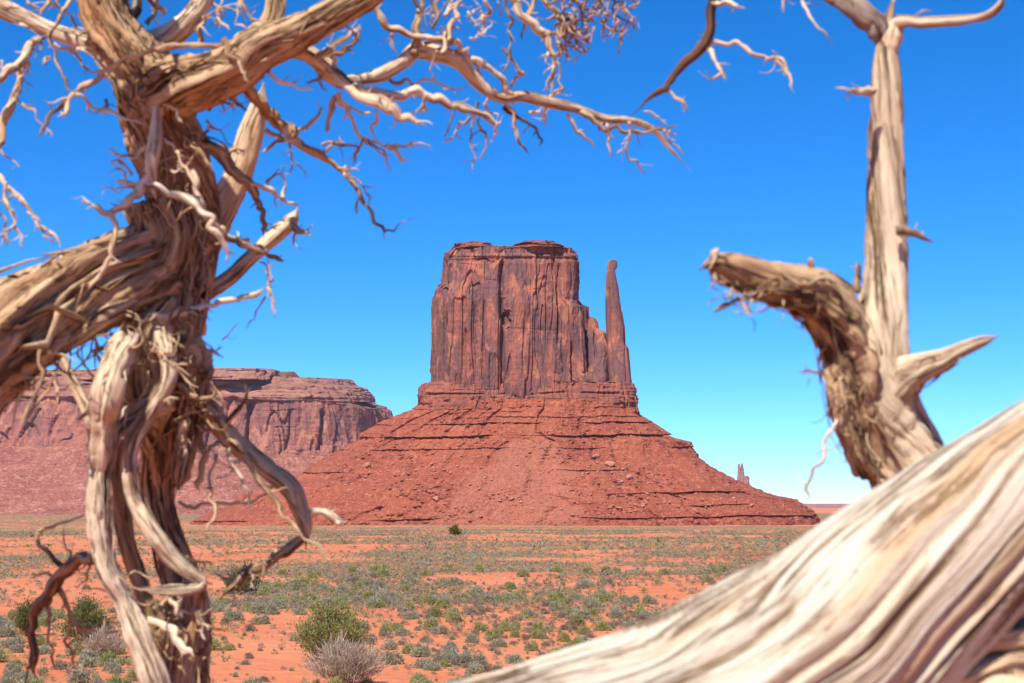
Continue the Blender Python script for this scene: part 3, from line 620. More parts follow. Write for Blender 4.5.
# right side branches
jt.limb('branch', '302,520,8,4.5 316,511,9,4.5 330,514,9,4.5 344,527,5,4.5', 4.5, 4.5, 11, 5, M_pale, parent='R1', kink=.4, jag=.08, spurs=7, knots=.16)
jt.limb('branch', '308,535,10,4.5 299,541,12,4.5 280,552,12,4.48 264,562,12,4.46 243,577,11,4.44 230,588,8,4.42 220,598,4,4.4', 4.5, 4.4, 12, 5, key='R1c', kink=.5, jag=.08, spurs=7, knots=.16)
jt.twigs([('264,562 262,576', 5, 2), ('236,581 225,578 214,572', 5, 2), ('232,586 234,600 230,612', 4, 1.5), ('250,572 254,590', 4, 2)], 'R1c', 4.44, 4.44)
jt.twigs([('205,407 229,438 249,465 269.5,492 280,510 293,525 312,542 337,559 346,570', 8, 4, 4.3, 4.2), ('215.6,455 212,492 215.6,510 214,520 205.5,532', 6, 4, 4.3, 4.2), ('229,448 236,470 242.6,485 254,510', 6, 4, 4.3, 4.3),
          ('178.6,502 195,508.6 219,502 249,503.5 266,493 276,478', 5, 4, 4.4, 4.5, M_bark), ('222,428 232,417 240,408 246,400 251,387', 9, 3, 4.42, 4.4, M_bark), ('205,400 203,448 201,470 199,492', 14, 5, 4.4, 4.35, M_bark), ('240,462 228,475 214,480', 5, 3, 4.4, 4.3), ('228,440 215,445 200,452', 6, 3, 4.4, 4.3)], 'R1')
jt.twigs([('178,385 189,394 203,398 213,396 217,388', 7, 6, 4.15, 4.12), ('188,420 184,440 181,471 178,490', 9, 4, 4.25, 4.2, M_bark), ('150,620 165,628 180,643 194,657', 11, 8, 4.15, 4.05), ('197,608 201,622 205,641', 9, 5, 4.15, 4.1), ('168,590 160,610 164,625 158,640', 9, 4, 4.15, 4.12), ('180,592 178,606 184,618', 8, 5, 4.14, 4.12), ('186,556 200,562 212,566', 6, 3, 4.2, 4.25, M_bark), ('178,590 170,600 176,616', 7, 4, 4.1, 4.08)], 'S2')
jt.limb('branch', '110,552,12,4.18 94,559,13,4.22 70,571,14,4.3 53,591,13,4.35 40,602,11,4.37 32,612,9,4.38 33,641,8,4.4 36,680,8,4.4', 4.2, 4.6, 12, 8, key='LL', kink=.5, jag=.08, spurs=7, knots=.16, lobes=.4)
jt.twigs([('67,571 50,556 39,546 36,538 41,530 64.5,522 88,511', 7, 4), ('58.6,589 68,605 72,620 80,630 96,632', 8, 6), ('51,600 50,615 48,640 56,670', 5, 3), ('62,578 45,573 29,576', 4, 2), ('74,572 66,548 64,524', 3, 2), ('70,622 64,640 74,668', 5, 3), ('34,655 28,668 24,690', 4, 3), ('92,562 86,575 76,590', 4, 2)], 'LL', 4.35, 4.4, M_bark)
jt.limb('branch', '150,317,7,4.1 175,313,7,4.1 198,309,7,4.15 219,302,7,4.2 245,297,7,4.25 267.5,289,6,4.3', 4.1, 4.3, 7, 6, M_pale, key='B2', kink=.3, jag=.08, spurs=7, knots=.16)
jt.twigs([('267.5,288 273,300 275.5,318', 5, 3), ('270,290 264,263 258,262', 4, 2), ('266,296 256,312 246,330', 3, 1.5), ('269,290 270,272 266,258', 4, 2)], 'B2', 4.3, 4.3, M_bark)
jt.twigs([('291,222 304,232 310,236', 11, 4, 4.54, 4.5, M_snag), ('296,232 294,246', 4, 3, 4.54, 4.55), ('258,250 275,256 285,262', 9, 5, 4.5, 4.45), ('250,245 242,240 235,238', 6, 3, 4.5, 4.4), ('206,290 204,278', 5, 3, 4.4, 4.4)], 'B1')
jt.limb('branch', '232,66,12,4.12 250,92,13,4.25 263,108,13,4.32 276,122,12,4.34 299,142,10,4.36 322,155,9,4.38 338,168,7,4.4 352,182,6,4.4 362,200,5,4.42 372,214,4,4.44 384,231,3,4.45 394,231,2.5,4.45 404,222,2,4.45 420,217,1.5,4.45', 4.3, 4.45, 12, 2, M_bark, key='D1', kink=.3, jag=.08, spurs=7, knots=.16)
jt.twigs([('338,168 352,178 364,187 370,198 369,208', 4, 1.5), ('320,152 334,144 350,146', 6, 2), ('358,200 357,214', 3, 2), ('284,128 301,147', 8, 5, 4.25, 4.2), ('290,135 292,160 297,164 305,180', 4, 1.5), ('297,131 314.6,120 323,107', 6, 4), ('265,130 278,136 284,140 272,144 262,152', 6, 5), ('344,176 345,166 360,170', 2.5, 1.5), ('363,187 371,185', 2, 1)], 'D1', 4.36, 4.4)
jt.limb('branch', '196,138,16,4.25 214,150,15,4.27 228,162,14,4.28 242,178,12,4.3 256,192,9,4.32 260,208,7,4.35 266,226,6,4.36 264,240,5,4.4', 4.3, 4.4, 12, 5, M_bark, key='D2', kink=.5, jag=.08, spurs=7, knots=.16)
jt.twigs([('250,184 262,188 275,195 288,203 300,206', 8, 4, 4.3, 4.4), ('283,198 284,188 290,172 292,160', 4, 2, 4.35, 4.4), ('266,182 278,174 284,166', 4, 2, 4.35, 4.4, M_bark), ('276,196 277,210', 3, 2, 4.4, 4.4)], 'D2')
jt.limb('branch', '190,170,9,4.1 200,202,9,4.08 212,222,8,4.1 225,237,8,4.15 248,246,8,4.25 268,252,7,4.35', 4.1, 4.35, 9, 7, M_pale, key='B4', kink=.3, jag=.08, spurs=7, knots=.16)
jt.limb('branch', '118,182,6,4.05 140,184,7,4.03 161,189,8,4.0 180,196,8,3.98 194,203,9,3.97 204,215,8,3.97 216,233,8,3.98 225,247,7,4.0 227,266,4,4.02', 4.05, 4.02, 7, 4, M_pale, key='B3', kink=.2, jag=.08, spurs=7, knots=.165)
jt.twigs([('203,220 205,240 198,265 192,285 188,316', 5, 3, 4.0, 4.05), ('140,184 145,175 137,170', 4, 2), ('128,183 122,170 110,160', 4, 3), ('146,188 120,188 100,186', 4, 2)], 'B3', 4.03, 4.0)
jt.limb('branch', '151,160,9,4.05 146,180,9,4.02 138,194,9,4.0 124,205,9,3.96 110,212,8,3.94 98,208,8,3.93 86,203,6,3.92', 4.05, 3.92, 9, 6, M_pale, key='B5', kink=.3, jag=.08, spurs=7, knots=.16)
jt.twigs([('110,211 116,225 114,240 107,262 96,280 85,294', 8, 6, 3.93, 3.95), ('90,204 82,196', 4, 2, 3.92, 3.92)], 'B5')
jt.twigs([('153,135 143,148 134,158 122,156 107,149', 7, 3, 4.02, 4.0), ('132,175 128,168 118,160 111,162', 5, 3, 4.0, 4.0), ('164,138 176,152 186,168 196,190', 5, 4, 4.05, 4.0), ('162,168 175,172 186,166 194,154', 4, 3, 4.05, 4.0), ('156,95 168,104 178,110 184,122', 6, 5, 4.05, 4.02), ('138,86 146,108 150,118', 5, 3, 4.05, 4.05)], 'B6')
jt.twigs([('183,138 190,148 200,153 208,164 213,174', 7, 4, 4.1, 4.05), ('174,300 178,325 190,344 205,349 215,352 223,358', 7, 3, 4.2, 4.15, M_bark), ('214,352 222,347', 3, 2, 4.15, 4.15, M_bark), ('228,153 238,148 246,150', 6, 4, 4.4, 4.4, M_bark), ('40,350 44,372 32,400 20,428', 6, 4, 3.6, 3.5, M_bark), ('205,270 213,255', 3, 2, 4.3, 4.3), ('222,340 232,330 240,322', 2, 1, 4.4, 4.4)], 'trunk')
jt.twigs([('224,46 200,46 178,47 160,50 143,53.5 127,57 115,66 107,70 96,72 86.6,71', 9, 7, 3.98, 3.92), ('224,40 229,48 240,63 246,72 251,82', 9, 5, 3.95, 3.9), ('268,72 280,82 297,88 314,90', 6, 4, 4.05, 4.1), ('320,60 332,46 348,36 360,24', 10, 6, 4.05, 4.1), ('330,56 345,48 355,40 356,28', 7, 5, 4.1, 4.15), ('340,14 352,30 362,44', 4, 1.5, 4.0, 4.1), ('325,64 318,80 306,84', 9, 3, 4.1, 4.12, M_rust), ('230,88 238,104 246,112', 8, 3, 4.05, 4.1, M_bark), ('215,92 222,104 226,112', 6, 3, 4.05, 4.05, M_bark), ('360,10 372,0', 8, 6, 4, 4)], 'T2')
jt.twigs([('338,92 350,114.6 363,137.5 383,146 400,146 421,145', 7, 4), ('386,146 396,150 401,163', 6, 4), ('363,138 358,150 353,165', 5, 3), ('335,96 331,112 325,132', 7, 5, 4.15, 4.2, M_bark), ('376,110 378,122 370,127 374,138', 5, 4), ('340,100 352,108 372,112', 6, 3), ('322,145 342,145 363,145', 4, 3, 4.3, 4.25), ('365,140 378,152 388,158 390,175', 4, 2, 4.2, 4.25), ('427,95 424,108 412,114', 5, 3), ('405,148 420,143 432,146', 3, 1.5, 4.3, 4.3), ('368,140 384,156', 4, 2), ('420,109 428,112', 4, 2), ('351,166 347,176', 2.5, 1, 4.2, 4.2)], 'M2', 4.15, 4.2)
jt.limb('branch', '327,68,12,4.1 342,81,14,4.05 363,97,14,4.02 388,109,13,4.0 408,119,10,4.0 418,124,6,4.0 427,126,3,4.0', 4.1, 4, 14, 4, M_pale, key='M1', kink=.3, jag=.08, spurs=7, knots=.16, lobes=.35)
jt.limb('branch', '345,83,12,4.12 363,92,12,4.1 384,95,12,4.12 404,94,11,4.15 416,91,11,4.18 430,97,9,4.2 448,101,9,4.22 465,109,9,4.25 486,117,8,4.28 499,124,6,4.3 503,116,4,4.3', 4.1, 4.3, 12, 5, M_pale, key='M2b', kink=.4, jag=.08, spurs=7, knots=.16)
jt.twigs([('383,80 400,82 422,80 445,86 470,87', 6, 3), ('470,117 458,127 452,138 442.5,143', 4, 3), ('478,102 472,125 471,145 473,175', 4, 2, 4.3, 4.3, M_bark), ('479,118 486,135 486,148 478,160', 4, 2, 4.3, 4.3, M_bark), ('455,108 449,128 444,138', 3, 2), ('497,124 495,135 490,142', 3, 2)], 'M2b', 4.2, 4.3)
jt.twigs([('505,104 514,112 516,132 520,144 529,155', 7, 3), ('503,107 515,115 527,122 536,129 539,147', 7, 4), ('567,114 573,124 577,132 590,141 594,148', 5, 3), ('608,124 609,140 609,158', 4, 3), ('630,122 629,135 626,146 616,153', 5, 3), ('626,148 630,160 646,174', 3, 3), ('580,112 594,122 608,129 630,131 650,131 668,128 680,125', 7, 4), ('644,112 658,117 667,125', 3, 3), ('664,130 670,142 684,156', 3, 2), ('669,133 678,134', 3, 2), ('547,106 546,116 548,126', 4, 3), ('530,113 546,116', 4, 3), ('490,96 484,106 490,113 500,116', 4, 3), ('605,120 600,132', 3, 1.5), ('545,100 556,94 566,88', 4, 3)], 'M2', 4.45, 4.5)
jt.limb('branch', '364,-8,9,4.1 371,8,9,4.1 383,25,8,4.12 404,33,8,4.15 424,39,7,4.18 440,38,6,4.2 455,40,6,4.22 467,50,6,4.25 472,62,5,4.28 478,80,4,4.3', 4.1, 4.3, 9, 4, M_pale, key='M3', kink=.4, jag=.08, spurs=7, knots=.16)
jt.limb('branch', '440,52,8,4.25 460,58,8,4.27 478,61,8,4.3 492,70,7,4.32 503,82,7,4.34 511,94,7,4.36 514,106,6,4.38', 4.25, 4.38, 8, 6, M_pale, key='M3b', kink=.4, jag=.08, spurs=7, knots=.16)
jt.twigs([('413,54 416,36 419,20 421,0 422,-10', 11, 6), ('442,54 444,40 446,26', 8, 4), ('391,28 391,45 398,55', 4, 2, 4.2, 4.2, M_bark), ('424,44 438,42 450,45 460,42', 5, 3, 4.2, 4.2, M_bark), ('436,52 430,70 432,80', 3, 1.5), ('448,40 453,20 456,4 462,-8', 6, 5), ('445,16 450,8 458,2', 6, 4), ('410,-6 418,6 424,14 428,30', 5, 2), ('432,28 438,14 440,-6', 6, 4), ('428,-5 432,10 428,26', 5, 2), ('449,38 446,52', 4, 2), ('470,38 484,33 492,22', 3, 1.5)], 'M3', 4.18, 4.22)
jt.twigs([('502,48 509,56 516,66 523,74 515,78 511,90', 5, 5, 4.3, 4.36), ('504,-8 509,15 511,38 510,56 505,70 502,78', 5, 3, 4.25, 4.32), ('487,-8 484,18 480,38', 6, 3, 4.25, 4.3), ('473,60 478,72 482,82', 5, 4), ('498,2 500,18', 3, 1.5), ('470,22 482,10', 3, 2)], 'M3b', 4.3, 4.34)
jt.limb('branch', '508,-12,9,4.4 514,0,9,4.4 526,20,9,4.42 542,32,9,4.44 549,48,7,4.45 553,66,5,4.46 552,82,4,4.46 550,97,4,4.46', 4.4, 4.46, 9, 4, M_pale, key='M5', kink=.5, jag=.08, spurs=7, knots=.16)
jt.limb('branch', '536,-10,8,4.4 546,2,8,4.42 558,13,8,4.44 564,25,7,4.45 569,40,5,4.46', 4.4, 4.46, 8, 5, M_pale, key='M6', kink=.5, jag=.08, spurs=7, knots=.16)
jt.twigs([('527,20 532,8 536,-5', 7, 7), ('546,32 556,33 560,44 568,52', 5, 3), ('553,58 560,52 566,46', 5, 3), ('549,52 546,64', 4, 2), ('556,62 560,70 558,80 563,88 552,94', 4, 3), ('554,66 550,78 548,92', 4, 3), ('526,22 522,40', 4, 2, 4.45, 4.45, M_bark), ('565,52 575,62', 4, 2)], 'M5', 4.45, 4.45)
jt.twigs([('575,-8 583,14 592,22', 4, 2), ('600,-8 604,10 600,22', 4, 2), ('618,-8 612,8 620,18 634,24', 4, 2), ('560,14 575,20 590,18', 5, 2), ('586,-8 584,10 580,30', 5, 2), ('640,2 622,8 606,12', 3, 2)], 'M6', 4.45, 4.45, M_rust)
# upper-left twigs
jt.limb('branch', '-10,86,11,4.0 0,79,11,4.02 15,67,10,4.06 28,46,10,4.1 38,36,9,4.15', 4, 4.15, 11, 9, M_pale, key='UL', kink=.4, jag=.08, spurs=7, knots=.16)
jt.limb('branch', '-6,150,9,4.05 3,134,9,4.08 13,102,9,4.1 20,66,8,4.15 34,40,8,4.2', 4.05, 4.2, 9, 8, M_bark, key='UL2', kink=.4, jag=.08, spurs=7, knots=.16)
jt.twigs([('18,100 28,108 38,120 53,136', 4, 2, 4.1, 4.0, M_bark), ('22,76 20,96', 4, 2), ('30,62 26,76', 5, 2), ('0,150 8,158 20,168', 3, 1.5), ('24,80 34,86', 2.5, 1.5), ('2,60 4,78', 3, 2)], 'UL2', 4.1, 4.1)
jt.twigs([('36,40 26,58 22,74', 6, 4), ('44,38 34,58', 5, 2, 4.15, 4.1, M_bark)], 'UL', 4.1, 4.1)
jt.twigs([('72,-8 66,8 58,22 50,34 50,42 55,58 64,78 73,92', 5, 5, 4.1, 4.0, M_bark), ('50,3 60,8 70,16 78,32', 4, 4, 4.15, 4.2, M_bark), ('54,44 68,48 88,48', 6, 6, 4.1, 4.15), ('50,58 42,64', 5, 4), ('48,-8 46,6 40,16', 7, 4), ('28,2 34,10', 5, 3), ('74,54 80,60 90,70', 5, 4, 4.2, 4.2, M_bark), ('20,24 30,28', 4, 2), ('60,-6 52,4', 4, 3)], 'BL', 4.1, 4.05)
jt.twigs([('104,74 90,84 74,94 58,110 47,123 36,137', 7, 6, 4.0, 3.9), ('74,94 68,104 66,116', 8, 7, 3.95, 3.93), ('76,95 88,103 102,111 122,117 146,124', 6, 7, 3.95, 4.05), ('105,100 108,108', 5, 3), ('112,66 104,80', 4, 2)], 'trunk', 4.0, 4.0)
jt.twigs([('238,-8 246,8 258,20 268,26', 5, 4, 4.1, 4.1), ('222,-6 218,10 222,24 230,30', 4, 3), ('226,8 240,12 250,10', 4, 2), ('212,2 222,12 216,28', 5, 3, 4.2, 4.2, M_bark), ('236,40 250,30 262,24', 8, 6), ('248,-6 238,16 234,26', 4, 2), ('203,18 212,12 226,10', 4, 2), ('200,44 198,28 204,14', 8, 4)], 'T2b', 4.15, 4.1)
jt.twigs([('140,-8 152,4 166,15', 6, 6, 4.15, 4.2), ('132,30 136,8 134,-8', 12, 10, 4.3, 4.3, M_rust), ('146,24 156,6 160,-8', 8, 6, 4.3, 4.3)], 'T1b')
jt.twigs([('-8,168 0,176 22.5,202 42,228 61,249', 7, 5, 4.1, 4.0), ('6,182 14,218 4,236 0,246', 6, 4), ('13,212 18,232 22,248', 4, 3), ('-6,190 6,222 6,248', 4, 3), ('28,212 40,220 48,236', 3, 2), ('44,236 55,244', 4, 2, 4, 4, M_bark), ('8,200 20,196', 3, 1.5)], 'L1', 4.05, 4.0)
# the shredded bark in the middle of the trunk and hanging fibres: nobody could count them
tg = tangle(70, (120, 300, 190, 400), (4.04, 4.2), (1.2, 4.5), (14, 44), 301, .9)+tangle(60, (172, 350, 212, 430), (4.12, 4.35), (1.2, 4.5), (12, 40), 302, .9)+tangle(44, (60, 322, 140, 350), (3.98, 4.15), (1.2, 5), (16, 44), 303, .8) \
   +tangle(44, (150, 105, 210, 210), (4.08, 4.2), (1.2, 4), (12, 40), 304, .8)+tangle(34, (0, 345, 60, 390), (3.85, 4.0), (1.5, 5), (16, 48), 305, .9)+tangle(26, (150, 585, 205, 660), (4.15, 4.3), (1.2, 4.5), (12, 34), 306, .9)+tangle(18, (100, 560, 130, 640), (4.1, 4.25), (1, 3), (18, 50), 307, 1.1) \
   +tangle(22, (190, 85, 240, 100), (4.02, 4.1), (1, 3), (8, 24), 308, .8)
tag(jt.part('shredded_bark', tg, M_bark), kind='stuff')
ndl = tangle(105, (552, -20, 636, 30), (4.38, 4.5), (1.5, 4.5), (8, 20), 311, 1.0)+tangle(60, (556, 14, 590, 52), (4.38, 4.5), (1.5, 4.5), (6, 15), 312, 1.0)
tag(jt.part('dead_foliage', ndl, M_needle, 'M6'), kind='stuff')
jt.part('dead_foliage', tangle(26, (448, -14, 486, 30), (4.2, 4.3), (1.2, 3), (6, 16), 313, .8), M_pale, 'M3')['kind'] = 'stuff'

# ------------------------------------------------------------------ the dead snag on the right
base = W(1020, 1200, 3.25); base[2] = ground_z(base[0], base[1])
st = Tree(thing('dead_tree', 'bleached dead tree snag with a smooth upright trunk and broken stub limbs', 'tree', base))
st.limb('trunk', '1030,1250,130,3.3 1010,900,110,3.2 985,640,96,3.2 930,510,92,3.25 899,452,86,3.28 880,415,84,3.27 873,378,80,3.25 876,342,68,3.25 883,305,52,3.27 887,275,45,3.29 888,240,42,3.3 887,190,39,3.3 887,140,36,3.3 886,90,36,3.3 886,50,40,3.3 888,22,44,3.3 893,2,22,3.3 893,-6,8,3.3', 3.3, 3.3, 60, 40, M_snag, key='trunk', twist=3.2, lobes=.22, rough=.12, fine=.05, strands=12, gs=.9, checks=.05, knots=.05)
st.limb('bark_flap', '874,474,16,3.25 861,455,20,3.22 852,430,20,3.205 846,405,20,3.195 844,375,17,3.19 848,348,6,3.215', 3.2, 3.2, 40, 40, M_bark, key='flap', lobes=.45, rough=.3, fine=.14, strands=30)
st.limb('limb', '872,470,44,3.27 860,430,56,3.235 852,392,60,3.215 850,360,64,3.2 842,330,62,3.18 820,300,56,3.15 799,291,49,3.12 780,286,44,3.1 760,280,40,3.08 742,273,36,3.06 727,268,33,3.04 713,264,27,3.02 705,266,16,3.0 698,271,6,3.0', 3.26, 3.0, 60, 10, M_bark, key='stub', twist=2, lobes=.4, rough=.36, fine=.16, strands=50, knots=.16)
st.limb('limb', '872,420,60,3.3 888,396,66,3.24 906,377,46,3.2 925,367,31,3.17 945,359,22,3.14 963,349,16,3.1 980,342,12,3.08 992,338,10,3.06 999,335,6,3.05', 3.26, 3.05, 50, 6, M_snag, key='spur', lobes=.35, rough=.4, fine=.12, strands=16, knots=.2, checks=.15, spurs=3)
st.limb('limb', '886,78,16,3.3 888,44,26,3.3 894,26,25,3.3 906,20,18,3.28 923,21,14,3.26 945,21,12,3.24 963,20,11,3.22 980,17,11,3.2 991,12,11,3.18 1000,3,9,3.16 1004,-12,7,3.14', 3.3, 3.1, 20, 8, M_snag, key='armr', lobes=.35, rough=.3, kink=.35, knots=.2, spurs=5, strands=5)
st.limb('limb', '886,74,10,3.3 884,50,16,3.3 874,24,27,3.3 859,11,26,3.3 845,4,22,3.32 831,-2,20,3.34 800,-22,16,3.4 765,-38,14,3.45 735,-34,12,3.5 717,-12,11,3.52 711,10,11,3.53 711,28,11,3.54 706,42,12,3.55 695,55,11,3.56 681,68,10,3.57 671,80,9,3.58 666,89,8,3.58 650,99,6,3.6 640,110,5,3.6 631,119,4,3.6', 3.3, 3.6, 20, 5, M_rust, key='arch', lobes=.3, kink=.3, twist=1, knots=.07, spurs=8, jag=.04)
st.twigs([('667,90 676,98 687,106', 5, 4, 3.58, 3.56), ('706,46 714,58 719,66 726,80', 7, 5, 3.55, 3.5), ('722,74 716,78 710,80', 5, 2, 3.5, 3.5, M_bark), ('710,42 722,44 735,42 745,47 752,53 764,56 774,57 782,60 787,72 792,82 794,93', 6, 4, 3.55, 3.45), ('774,57 782,66 785,76', 4, 3, 3.5, 3.45, M_bark), ('712,2 728,2 740,7', 9, 7, 3.52, 3.48), ('795,-16 803,2 809,16 818,28 829,39', 5, 4, 3.42, 3.35), ('782,-24 783,0 783,13', 4, 3, 3.45, 3.4), ('686,106 688,112', 3, 2, 3.56, 3.56)], 'arch')
st.twigs([('872,91 862,91 852,89', 16, 9, 3.22, 3.14), ('898,232 910,234 922,238 933,243', 15, 5, 3.22, 3.14), ('858,292 857,276 858,262', 14, 8, 3.2, 3.18, M_bark), ('893,4 892,-8', 5, 3, 3.3, 3.3)], 'trunk', mat=M_snag)
st.twigs([('812,282 811,268 809,257', 17, 7, 3.12, 3.1), ('716,262 714,254 718,248', 14, 9, 3.02, 3.0), ('760,290 749,296 730,304 712,313', 8, 7, 3.06, 3.0, M_rust), ('735,290 742,302 752,318', 4, 3, 3.04, 3.02), ('712,272 716,280 724,284', 9, 5, 3.02, 3.02), ('735,284 730,296 722,300', 6, 2, 3.04, 3.0, M_bark), ('790,312 800,322 804,334', 4, 1.5, 3.15, 3.1, M_bark), ('744,292 752,300 748,310', 4, 2, 3.05, 3.02)], 'stub')
st.twigs([('828,374 815,372 799,373', 5, 3, 3.2, 3.15, M_bark), ('846,405 836,424 824,446 812,476 803,505', 7, 4, 3.2, 3.1), ('838,350 830,345', 3, 2, 3.2, 3.2, M_bark)], 'flap')
tag(st.part('shredded_bark', tangle(46, (838, 330, 868, 440), (3.14, 3.22), (1, 3.2), (14, 40), 321, 1.1)+tangle(30, (715, 278, 820, 310), (3.0, 3.14), (1, 3), (8, 24), 322, .9), M_bark, 'flap'), kind='stuff')

# ------------------------------------------------------------------ the bleached log across the lower right
base = W(100, 1300, 2.2); base[2] = ground_z(base[0], base[1])
lg = Tree(thing('fallen_log', 'huge bleached grey driftwood log slanting up across the lower right', 'log', base))
def big_log():
    C4 = px_path('-900,1700,200,2.0 -500,1400,210,2.05 -100,1130,215,2.1 200,960,218,2.15 420,818,226,2.2 560,773,226,2.24 692,728,224,2.28 808,667,222,2.3 897,591,198,2.32 966,536,182,2.34 1036,487,168,2.36 1120,438,164,2.4 1250,370,170,2.45 1450,250,140,2.5 1600,160,90,2.5', 2, 2.5, 220, 220)
    Q = catmull(C4, .006)
    return tube(Q[:, :3], Q[:, 3], 300, 9, .55, .10, .09, 0, .035, 1.0, 0, .032, .05, .045, .32)
rs = []
rg = np.random.default_rng(55)
lg.part('trunk', [big_log()], M_log, key='trunk')
for pts, w0, w1, m in (('1300,560,70,2.46 1120,590,54,2.4 1030,622,40,2.36 985,650,34,2.34 925,678,40,2.34 850,720,60,2.33 720,820,70,2.3 300,1250,90,2.2', 60, 60, M_log),
                       ('1250,640,50,2.38 1100,640,34,2.34 1040,636,24,2.3 990,640,20,2.28 950,650,20,2.28 905,676,24,2.28 860,712,34,2.28 780,800,40,2.28', 40, 40, M_snag),
                       ('1200,670,40,2.3 1060,664,22,2.28 1010,662,16,2.27 975,674,16,2.26 950,700,22,2.26 920,800,30,2.26', 24, 24, M_snag),
                       ('1150,730,60,2.26 1060,700,34,2.25 1010,690,26,2.25 985,705,30,2.25 960,800,40,2.25', 30, 30, M_snag),
                       ('1330,330,90,2.5 1300,430,140,2.5 1290,700,160,2.5 1270,1000,180,2.5 1250,1500,220,2.5', 150, 200, M_log)):
    lg.limb('root_strand', pts, 2.2, 2.2, w0, w1, m, lobes=.4, rough=.4, fine=.12, strands=22, seg=64, gs=.8, kink=.25, checks=.14)
lg.limb('limb', '60,1010,60,2.12 20,850,56,2.2 -30,735,52,2.25 -100,690,50,2.28 -260,660,40,2.3', 2.1, 2.3, 60, 40, M_log, lobes=.2, seg=48)

# ------------------------------------------------------------------ desert plants
def sprig_bush(seed, n, kind, R=.5, H=.55, blade=.042):
    """a plant of n leafy sprigs: narrow blades spread through a dome; unit about 1 m wide"""
    r = np.random.default_rng(seed)
    lob = r.uniform(-.5, .5, (6, 2))*R*1.1; lr = r.uniform(.45, .8, 6)*R; lh = r.uniform(.6, 1.1, 6)*H
    k = r.integers(0, 6, n); az = r.uniform(0, 6.283, n); u = r.uniform(0, 1, n)
    if kind == 'grass':
        el = np.arccos(1-.55*u); q = r.uniform(.15, .45, n); lob = lob*.35
    else:
        el = np.arccos(1-.98*u); q = r.uniform(.6, 1.0, n)
    dirv = np.stack([np.sin(el)*np.cos(az)*lr[k], np.sin(el)*np.sin(az)*lr[k], np.cos(el)*lh[k]], -1)
    c0 = np.concatenate([lob[k], np.full((n, 1), .03)], 1)
    tipf = r.uniform(.85, 1.15, n); b0 = c0+dirv*q[:, None]; b1 = c0+dirv*(tipf if kind != 'grass' else tipf*1.25)[:, None]+r.normal(size=(n, 3))*R*.09
    wv = np.cross(dirv, r.normal(size=(n, 3))); wv /= np.linalg.norm(wv, axis=1)[:, None]+1e-9
    wd = (R*blade if kind != 'grass' else R*.03)*r.uniform(.6, 1.5, n)[:, None]
    mid = (b0+b1)/2
    V = np.stack([b0-wv*wd*.35, b0+wv*wd*.35, mid+wv*wd, b1, mid-wv*wd], 1)
    Fq = (np.arange(n)*5)[:, None]+np.array([[0, 1, 2, 3, 4]])
    V = V.reshape(-1, 3); V[:, 2] = np.maximum(V[:, 2], -.03)
    return V, Fq
PROTO = {}
for kname, nn, hh in (('sagebrush', 1500, .62), ('rabbitbrush', 1500, .68), ('dry_grass_tuft', 500, .6), ('blackbrush', 900, .55)):
    PROTO[kname] = []
    for v in range(5):
        V, Fq = sprig_bush(v+len(kname)*10, nn, 'grass' if 'grass' in kname else 'bush', H=hh)
        me = make_mesh(kname, V, [Fq], False); me.materials.append(M_leaf[kname][0]); PROTO[kname].append(me)
def kites(V, wide, long_):
    b = V.reshape(-1, 5, 3); c_ = b.mean(1, keepdims=True); b = c_+(b-c_)*np.array((wide, wide, long_)); b = b[:, [0, 2, 3, 4]]; b[..., 2] = np.maximum(b[..., 2], -.05)
    return b.reshape(-1, 3), np.arange(len(b)*4).reshape(-1, 4)
LOW = {k: [kites(sprig_bush(900+v, 90, 'grass' if 'grass' in k else 'bush', H=.62)[0], 2.3, 1.4) for v in range(4)] for k in PROTO}   # fewer, broader leaves
MID = {k: [kites(sprig_bush(930+v, 30, 'bush', H=.6)[0], 3.8, 1.7) for v in range(4)] for k in PROTO}
TINY = {k: [kites(sprig_bush(950+v, 9, 'bush', H=.6)[0], 6.5, 1.8) for v in range(4)] for k in PROTO}
def scatter(r0, r1, cell, seed, half=.5):
    """one possible plant per cell of an uneven grid, so that neighbours stand apart with sand between them"""
    rg = np.random.default_rng(seed); m = int(r1*math.sin(half)/cell)+1
    gx, gy = np.meshgrid(np.arange(-m, m+1), np.arange(0, int(r1/cell)+1)); n = gx.size
    x = (gx.ravel()+rg.uniform(-.46, .46, n)+.5*(gy.ravel() % 2))*cell; y = (gy.ravel()+rg.uniform(-.46, .46, n))*cell
    r = np.hypot(x, y); ok = (r > r0) & (r < r1) & (np.abs(np.arctan2(x, y)) < half); x, y, r = x[ok], y[ok], r[ok]
    cov = fbm(x/8, y/21, 0, 3, 401)+.8*fbm(x/34+3, y/150, 0, 3, 402)*sstep(40, 150, r)
    keep = rg.uniform(size=len(x)) < np.clip(.66+1.8*cov, .07, .93)
    x, y = x[keep], y[keep]; m = len(x)
    pat = fbm(x/8, y/18, 4, 2, 403); u = rg.uniform(size=m)+.45*pat
    g_ = .06*sstep(150, 400, np.hypot(x, y))
    kind = np.where(u < .40+g_, 0, np.where(u < .58+g_, 1, np.where(u < .74-g_, 2, 3)))
    return x, y, kind, rg
KN = ['sagebrush', 'rabbitbrush', 'dry_grass_tuft', 'blackbrush']
LAB = {'sagebrush': ('well grown rounded grey green sagebrush on the nearer red sand', 'shrub', 'nearer sagebrush on the sand'), 'rabbitbrush': ('well grown yellowish green desert shrub on the nearer red sand', 'shrub', 'nearer yellow green shrubs on the sand'),
       'dry_grass_tuft': ('well grown straw coloured grass tuft on the nearer red sand', 'grass tuft', 'nearer dry grass tufts on the sand'), 'blackbrush': ('well grown dark brownish twiggy shrub on the nearer red sand', 'shrub', 'nearer dark twiggy shrubs on the sand')}
rest = {k: [] for k in KN}
